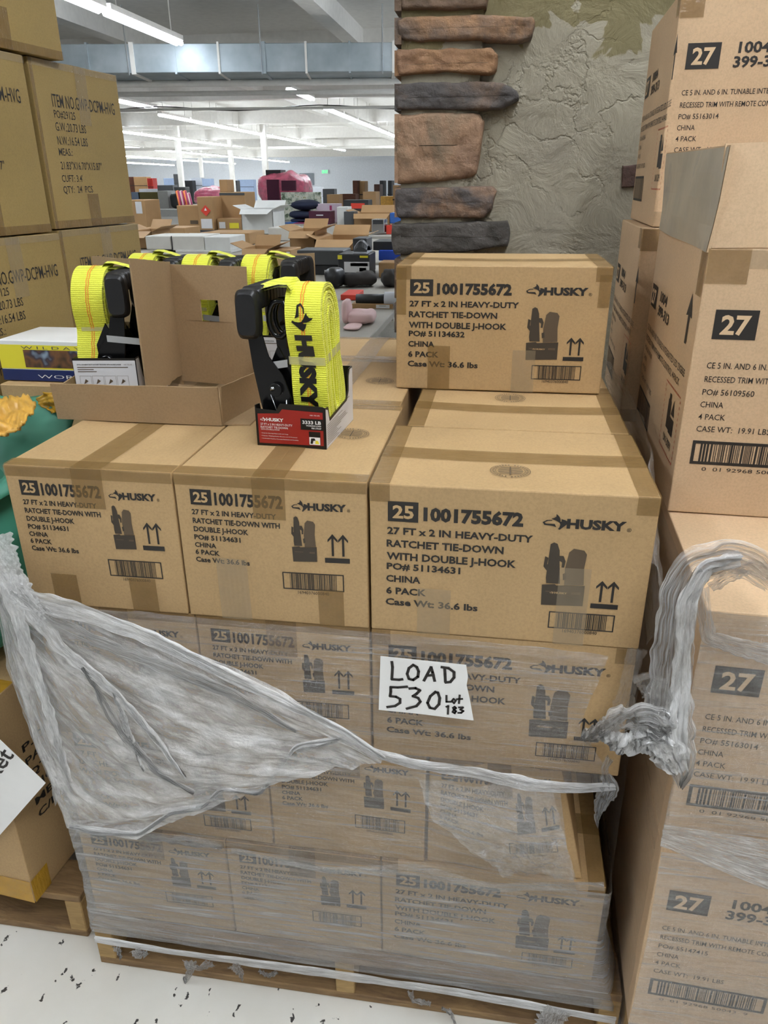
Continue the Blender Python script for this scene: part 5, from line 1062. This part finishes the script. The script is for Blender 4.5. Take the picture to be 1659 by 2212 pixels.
gd('large flat open carton on the second table near the pillar', 'carton', 'box', 684, 518, 768, 541, .8, 'bgk', at=7.2, open_=True, marks=[(.05, .3, .1, .7, 'ink2'), (.12, .3, .17, .7, 'ink2'), (.19, .3, .24, .7, 'ink2')])
gd('black shoe on a box beside the flat carton', 'case', 'case', 762, 515, 792, 549, .3, 'bgdark', at=6.1)
# third table
gd('brown carton at the left edge beside the olive stack, white label', 'carton', 'box', 270, 432, 315, 487, .5, 'bgk', at=9.8, base=.86+.0, marks=[(.55, .6, .85, .95, 'whitecard')])
gd('brown carton with bag of candy-striped tubes on top', 'carton', 'box', 384, 444, 432, 497, .5, 'bgk', at=10.4, marks=[(.55, .25, .9, .4, 'ink2')])
gd('tall brown carton marked with a red diamond', 'carton', 'box', 428, 425, 460, 497, .5, 'bgk', at=10.2, marks=[(.15, .05, .9, .34, 'whitecard')])
p = ay(444, 455, 10.18); mb = MB(); s_ = .075; mb.flat([(p.x-s_, p.z), (p.x, p.z-s_), (p.x+s_, p.z), (p.x, p.z+s_)], lambda u, v: Vector((u, 10.185, v)), M['bgred']); mb.flat([(p.x-.02, p.z), (p.x+.02, p.z), (p.x, p.z+.04)], lambda u, v: Vector((u, 10.18, v)), M['white']); tag(mb.build('hazard_label'), 'red diamond hazard label on the tall brown carton', 'label')
gd('brown carton carrying white and yellow labels', 'carton', 'box', 469, 472, 525, 497, .4, 'bgk', at=10.3, marks=[(.08, .15, .32, .7, 'whitecard'), (.48, .15, .84, .62, 'yel')])
gd('big brown carton with dark tape, standing highest', 'carton', 'box', 476, 415, 530, 472, .5, 'bgk', at=10.6, marks=[(0, .88, 1, .97, 'bggrey')])
gd('narrow upright brown carton behind the dark-taped one', 'carton', 'box', 474, 388, 491, 415, .3, 'bgk', at=10.7)
gd('brown carton right of the red diamond one', 'carton', 'box', 456, 436, 476, 497, .4, 'bgk', at=10.7)
gd('white translucent crate of goods, middle of the store', 'storage_crate', 'crate', 522, 452, 590, 507, .6, 'tblk', at=9.9, open_=True, marks=[(.05, .8, .2, .92, 'bgdark')])
gd('white box of small goods right of the white crate', 'carton', 'box', 580, 492, 628, 520, .5, 'bgwhite', at=8.6)
gd('grey and black chair back with papers beside the plum drawers', 'folder_stack', 'folder', 743, 457, 765, 497, .3, 'bggrey', at=10.6)
gd('white plastic bag standing by the folder', 'plastic_bag', 'bag', 728, 447, 752, 497, .3, 'tblk', at=11)
gd('brown open carton with dark goods, near the pillar', 'carton', 'box', 764, 462, 842, 500, .6, 'bgk', at=10.6, open_=True)
gd('steel toaster with black top', 'toaster', 'toaster', 803, 474, 830, 503, .3, 'steel', at=9.9, marks=[(.1, .65, .9, .95, 'bgdark')])
gd('red box near the pillar under the blue one', 'carton', 'box', 834, 487, 872, 506, .3, 'bgred', at=10)
gd('blue box with a picture of hands near the pillar', 'carton', 'box', 842, 460, 872, 483, .3, 'bgblue', at=10.1)
# fourth table
gd('plum box with silver handle print, upper', 'carton', 'box', 667, 456, 713, 476, .4, 'plum', at=12.7, marks=[(.35, .5, .68, .62, 'whitecard')])
gd('plum box with silver handle print, lower', 'carton', 'box', 667, 476, 713, 497, .4, 'plum', at=12.7, marks=[(.35, .5, .68, .62, 'whitecard')])
soft('uppermost navy pillow, plump and pointed', 'pillow', 'pillow', 618, 431, 684, 456, .6, 'navyc', 13.2, .02, 3, 1.9, 11)
soft('middle navy pillow of the pile', 'pillow', 'pillow', 619, 455, 672, 474, .6, 'navyc', 13.2, .02, 3, 2.6, 12)
soft('lowest navy pillow of the pile', 'pillow', 'pillow', 622, 472, 668, 482, .6, 'navyc', 13.2, .02, 3, 2.6, 13)
gd('magenta box under the navy pillows', 'carton', 'box', 634, 482, 667, 494, .4, 'magenta', at=12.9)
gd('pale blue box under the navy pillows', 'carton', 'box', 612, 481, 634, 492, .4, 'bgblue', at=12.9)
gd('pink and white tall box right of the plum boxes', 'carton', 'box', 684, 440, 732, 495, .3, 'lilac', at=13.4, marks=[(.6, 0, .7, .9, 'magenta'), (.0, 0, .7, .6, 'pinkf')])
gd('pale board printed with green leaves behind the pillows', 'printed_board', 'board', 608, 415, 694, 482, .06, 'floral', at=14.3)
gd('black and red tool case near the pillar', 'case', 'case', 742, 432, 796, 455, .4, 'bgdark', at=13.0, marks=[(.3, .2, .85, .7, 'bgred')])
gd('brown open carton under the tool case', 'carton', 'box', 740, 455, 800, 486, .5, 'bgk', at=13.2)
gd('dark brown cabinet top near the stone pillar', 'cabinet', 'cabinet', 733, 419, 768, 441, .4, 'wooddark', at=16.3, base=0)
gd('pale brown carton before the dark cabinets', 'carton', 'box', 706, 420, 732, 440, .4, 'bgk', base=.852, at=15)
gd('tall orange-brown carton before the far wall', 'carton', 'box', 784, 414, 812, 460, .5, 'bgk', base=.852, at=15)
# far left table
gd('pale carton stack with blue top on the far left table', 'carton', 'box', 284, 415, 302, 432, .5, 'applblue', at=19.4, base=.852)
gd('white tub on the far left table', 'bin', 'bin', 342, 412, 364, 455, .5, 'tblk', at=19)
gd('olive wire shelf on the far left table', 'wire_shelf', 'shelf', 300, 415, 344, 453, .3, plain('olive_rack', '8e8450', .6), at=19.4)
gd('white long box edge of the far left display', 'shelf_board', 'shelf', 313, 453, 388, 468, .8, 'tblk', at=17.6, base=0)
gd('small brown carton beneath the far left display', 'carton', 'box', 318, 470, 342, 486, .4, 'bgk', at=16.6, base=0)
soft('dark rounded suitcase behind the cartons', 'suitcase', 'suitcase', 362, 416, 390, 452, .6, 'bggrey', 18.8, .02, 3, 3)
for i, px in enumerate((386, 394, 402, 410)):
    a_, b_ = ay(px+4, 446, 11.6), ay(px-3, 413 if i < 3 else 418, 11.7); mb = MB(); mb.tube([a_, b_], .03, M['pinkf'] if i % 2 else plain('orange_wrap', 'f08850', .5), 8); mb.tube([a_+Vector((.02, -.02, 0)), b_+Vector((.02, -.02, 0))], .014, M['magenta'], 6)
    tag(mb.build('candy_tube', smooth=True), 'candy-coloured wrapped tube standing in the brown carton', 'tube', 'wrapped tubes leaning in the carton')
# pink wrapped piles
m_ = filmmat('pink_wrap', .75, 1, scale=(2, 2, 2), nscale=4, white='e8688a', gloss=.4, sparkle=.6); M['pinkwrap'] = m_
t = thing('wrapped_pile', 'tall pile of goods in pink stretch wrap, far back in the middle', 'pile', (0, 0, 0))
def inpile(px0, py0, px1, py1, y, d, mat, nm):
    a, b, z0, z1 = place(px0, py0, px1, py1, y); mb = MB(); mb.box(a, b, y, y+d, max(z0, 0), z1, M[mat]); mb.build(nm, t)
yP = 23.4
a, b, z0, z1 = place(548, 374, 658, 466, yP); blob('pile_wrap', M['pinkwrap'], a, b, yP, yP+1.6, .86, z1, .12, 1.6, 3, 48, 30, 3.2, .4).build('pile_wrap', t, smooth=True)
inpile(577, 388, 602, 440, yP-.06, .2, 'plum', 'packed_carton'); inpile(608, 390, 638, 412, yP-.06, .2, 'plum', 'packed_carton'); inpile(574, 367, 606, 380, yP+.4, .6, 'bgdark', 'packed_case')
a, b, z0, z1 = place(408, 405, 478, 440, 24); o = blob('wrapped_pile', M['pinkwrap'], a, b, 24, 25.4, .86, z1, .1, 1.8, 8, 40, 22, 3, .4).build('wrapped_pile', smooth=True); tag(o, 'lower pile in pink stretch wrap behind the brown cartons', 'pile')
# distant stuff standing on the floor before the far wall
rn = random.Random(12)
FAR = [(275, 382, 292, 414, 'wooddark', 'dark brown shelving by the far left wall', 'shelving', 46), (290, 382, 318, 414, 'bgk', 'stack of pale cartons by the far left wall', 'carton_stack', 45), (354, 385, 378, 410, 'applblue', 'pale blue appliance by the far wall', 'appliance', 50),
       (376, 376, 390, 414, 'bggrey', 'grey tall appliance by the far wall', 'appliance', 49), (396, 390, 416, 412, 'bgdark', 'black framed display unit by the far wall', 'display_unit', 50), (414, 384, 436, 410, 'sole', 'white refrigerator by the far wall', 'appliance', 51), (437, 386, 456, 410, 'applblue', 'pale blue refrigerator by the far wall', 'appliance', 50),
       (496, 390, 512, 412, 'bgdark', 'dark unit left of the far column', 'display_unit', 48), (514, 388, 548, 416, 'applblue', 'pale blue display wall segment', 'display_unit', 52), (762, 390, 772, 430, 'wooddark', 'tall reddish wooden bookcase', 'bookcase', 24), (772, 391, 788, 430, 'bgk', 'open tan bookcase beside the reddish one', 'bookcase', 24.4),
       (808, 398, 820, 440, 'boot', 'brown cabinet far right by the pillar', 'cabinet', 22), (820, 390, 828, 420, 'bgdark', 'black lamp stand at the far right', 'lamp_stand', 24), (838, 390, 846, 420, 'bgdark', 'second black stand at the far right', 'lamp_stand', 24.2), (849, 400, 862, 442, 'bgk', 'tall tan cabinet close to the pillar', 'cabinet', 21), (862, 410, 872, 445, 'bgdark', 'black cabinet touching the pillar edge', 'cabinet', 20),
       (660, 404, 694, 416, 'sole', 'white far counter behind the leafy board', 'counter', 40), (697, 408, 722, 420, 'bgdark', 'dark wall bench behind the brown carton', 'bench', 36), (822, 424, 850, 445, 'ochre', 'tan wicker goods at the far right', 'basket', 21.5), (300, 408, 345, 414, 'sole', 'white far counter at the left', 'counter', 42), (318, 385, 330, 400, 'red', 'red folding chairs at the far left', 'chair', 44), (340, 400, 374, 413, 'bggrey', 'grey covered goods at the far left', 'pile', 41), (376, 404, 400, 414, 'bgdark', 'black round grill at the far left', 'grill', 38)]
for px0, py0, px1, py1, mt, lb, nm, y in FAR:
    a, b, z0, z1 = place(px0, py0, px1, py1, y); t = thing(nm, lb, nm.replace('_', ' '), ((a+b)/2, y+.3, 0)); W = b-a
    mb = MB(); mb.box(-W/2, W/2, -.3, .3, 0, z1, M[mt]); mb.build('body', t, bevel=.01); mb = MB()
    for q in range(1, 4): mb.box(-W/2-.01, W/2+.01, -.31, -.29, z1*q/4-.015, z1*q/4+.015, M['bgdark'])
    mb.build('shelf_edge', t)
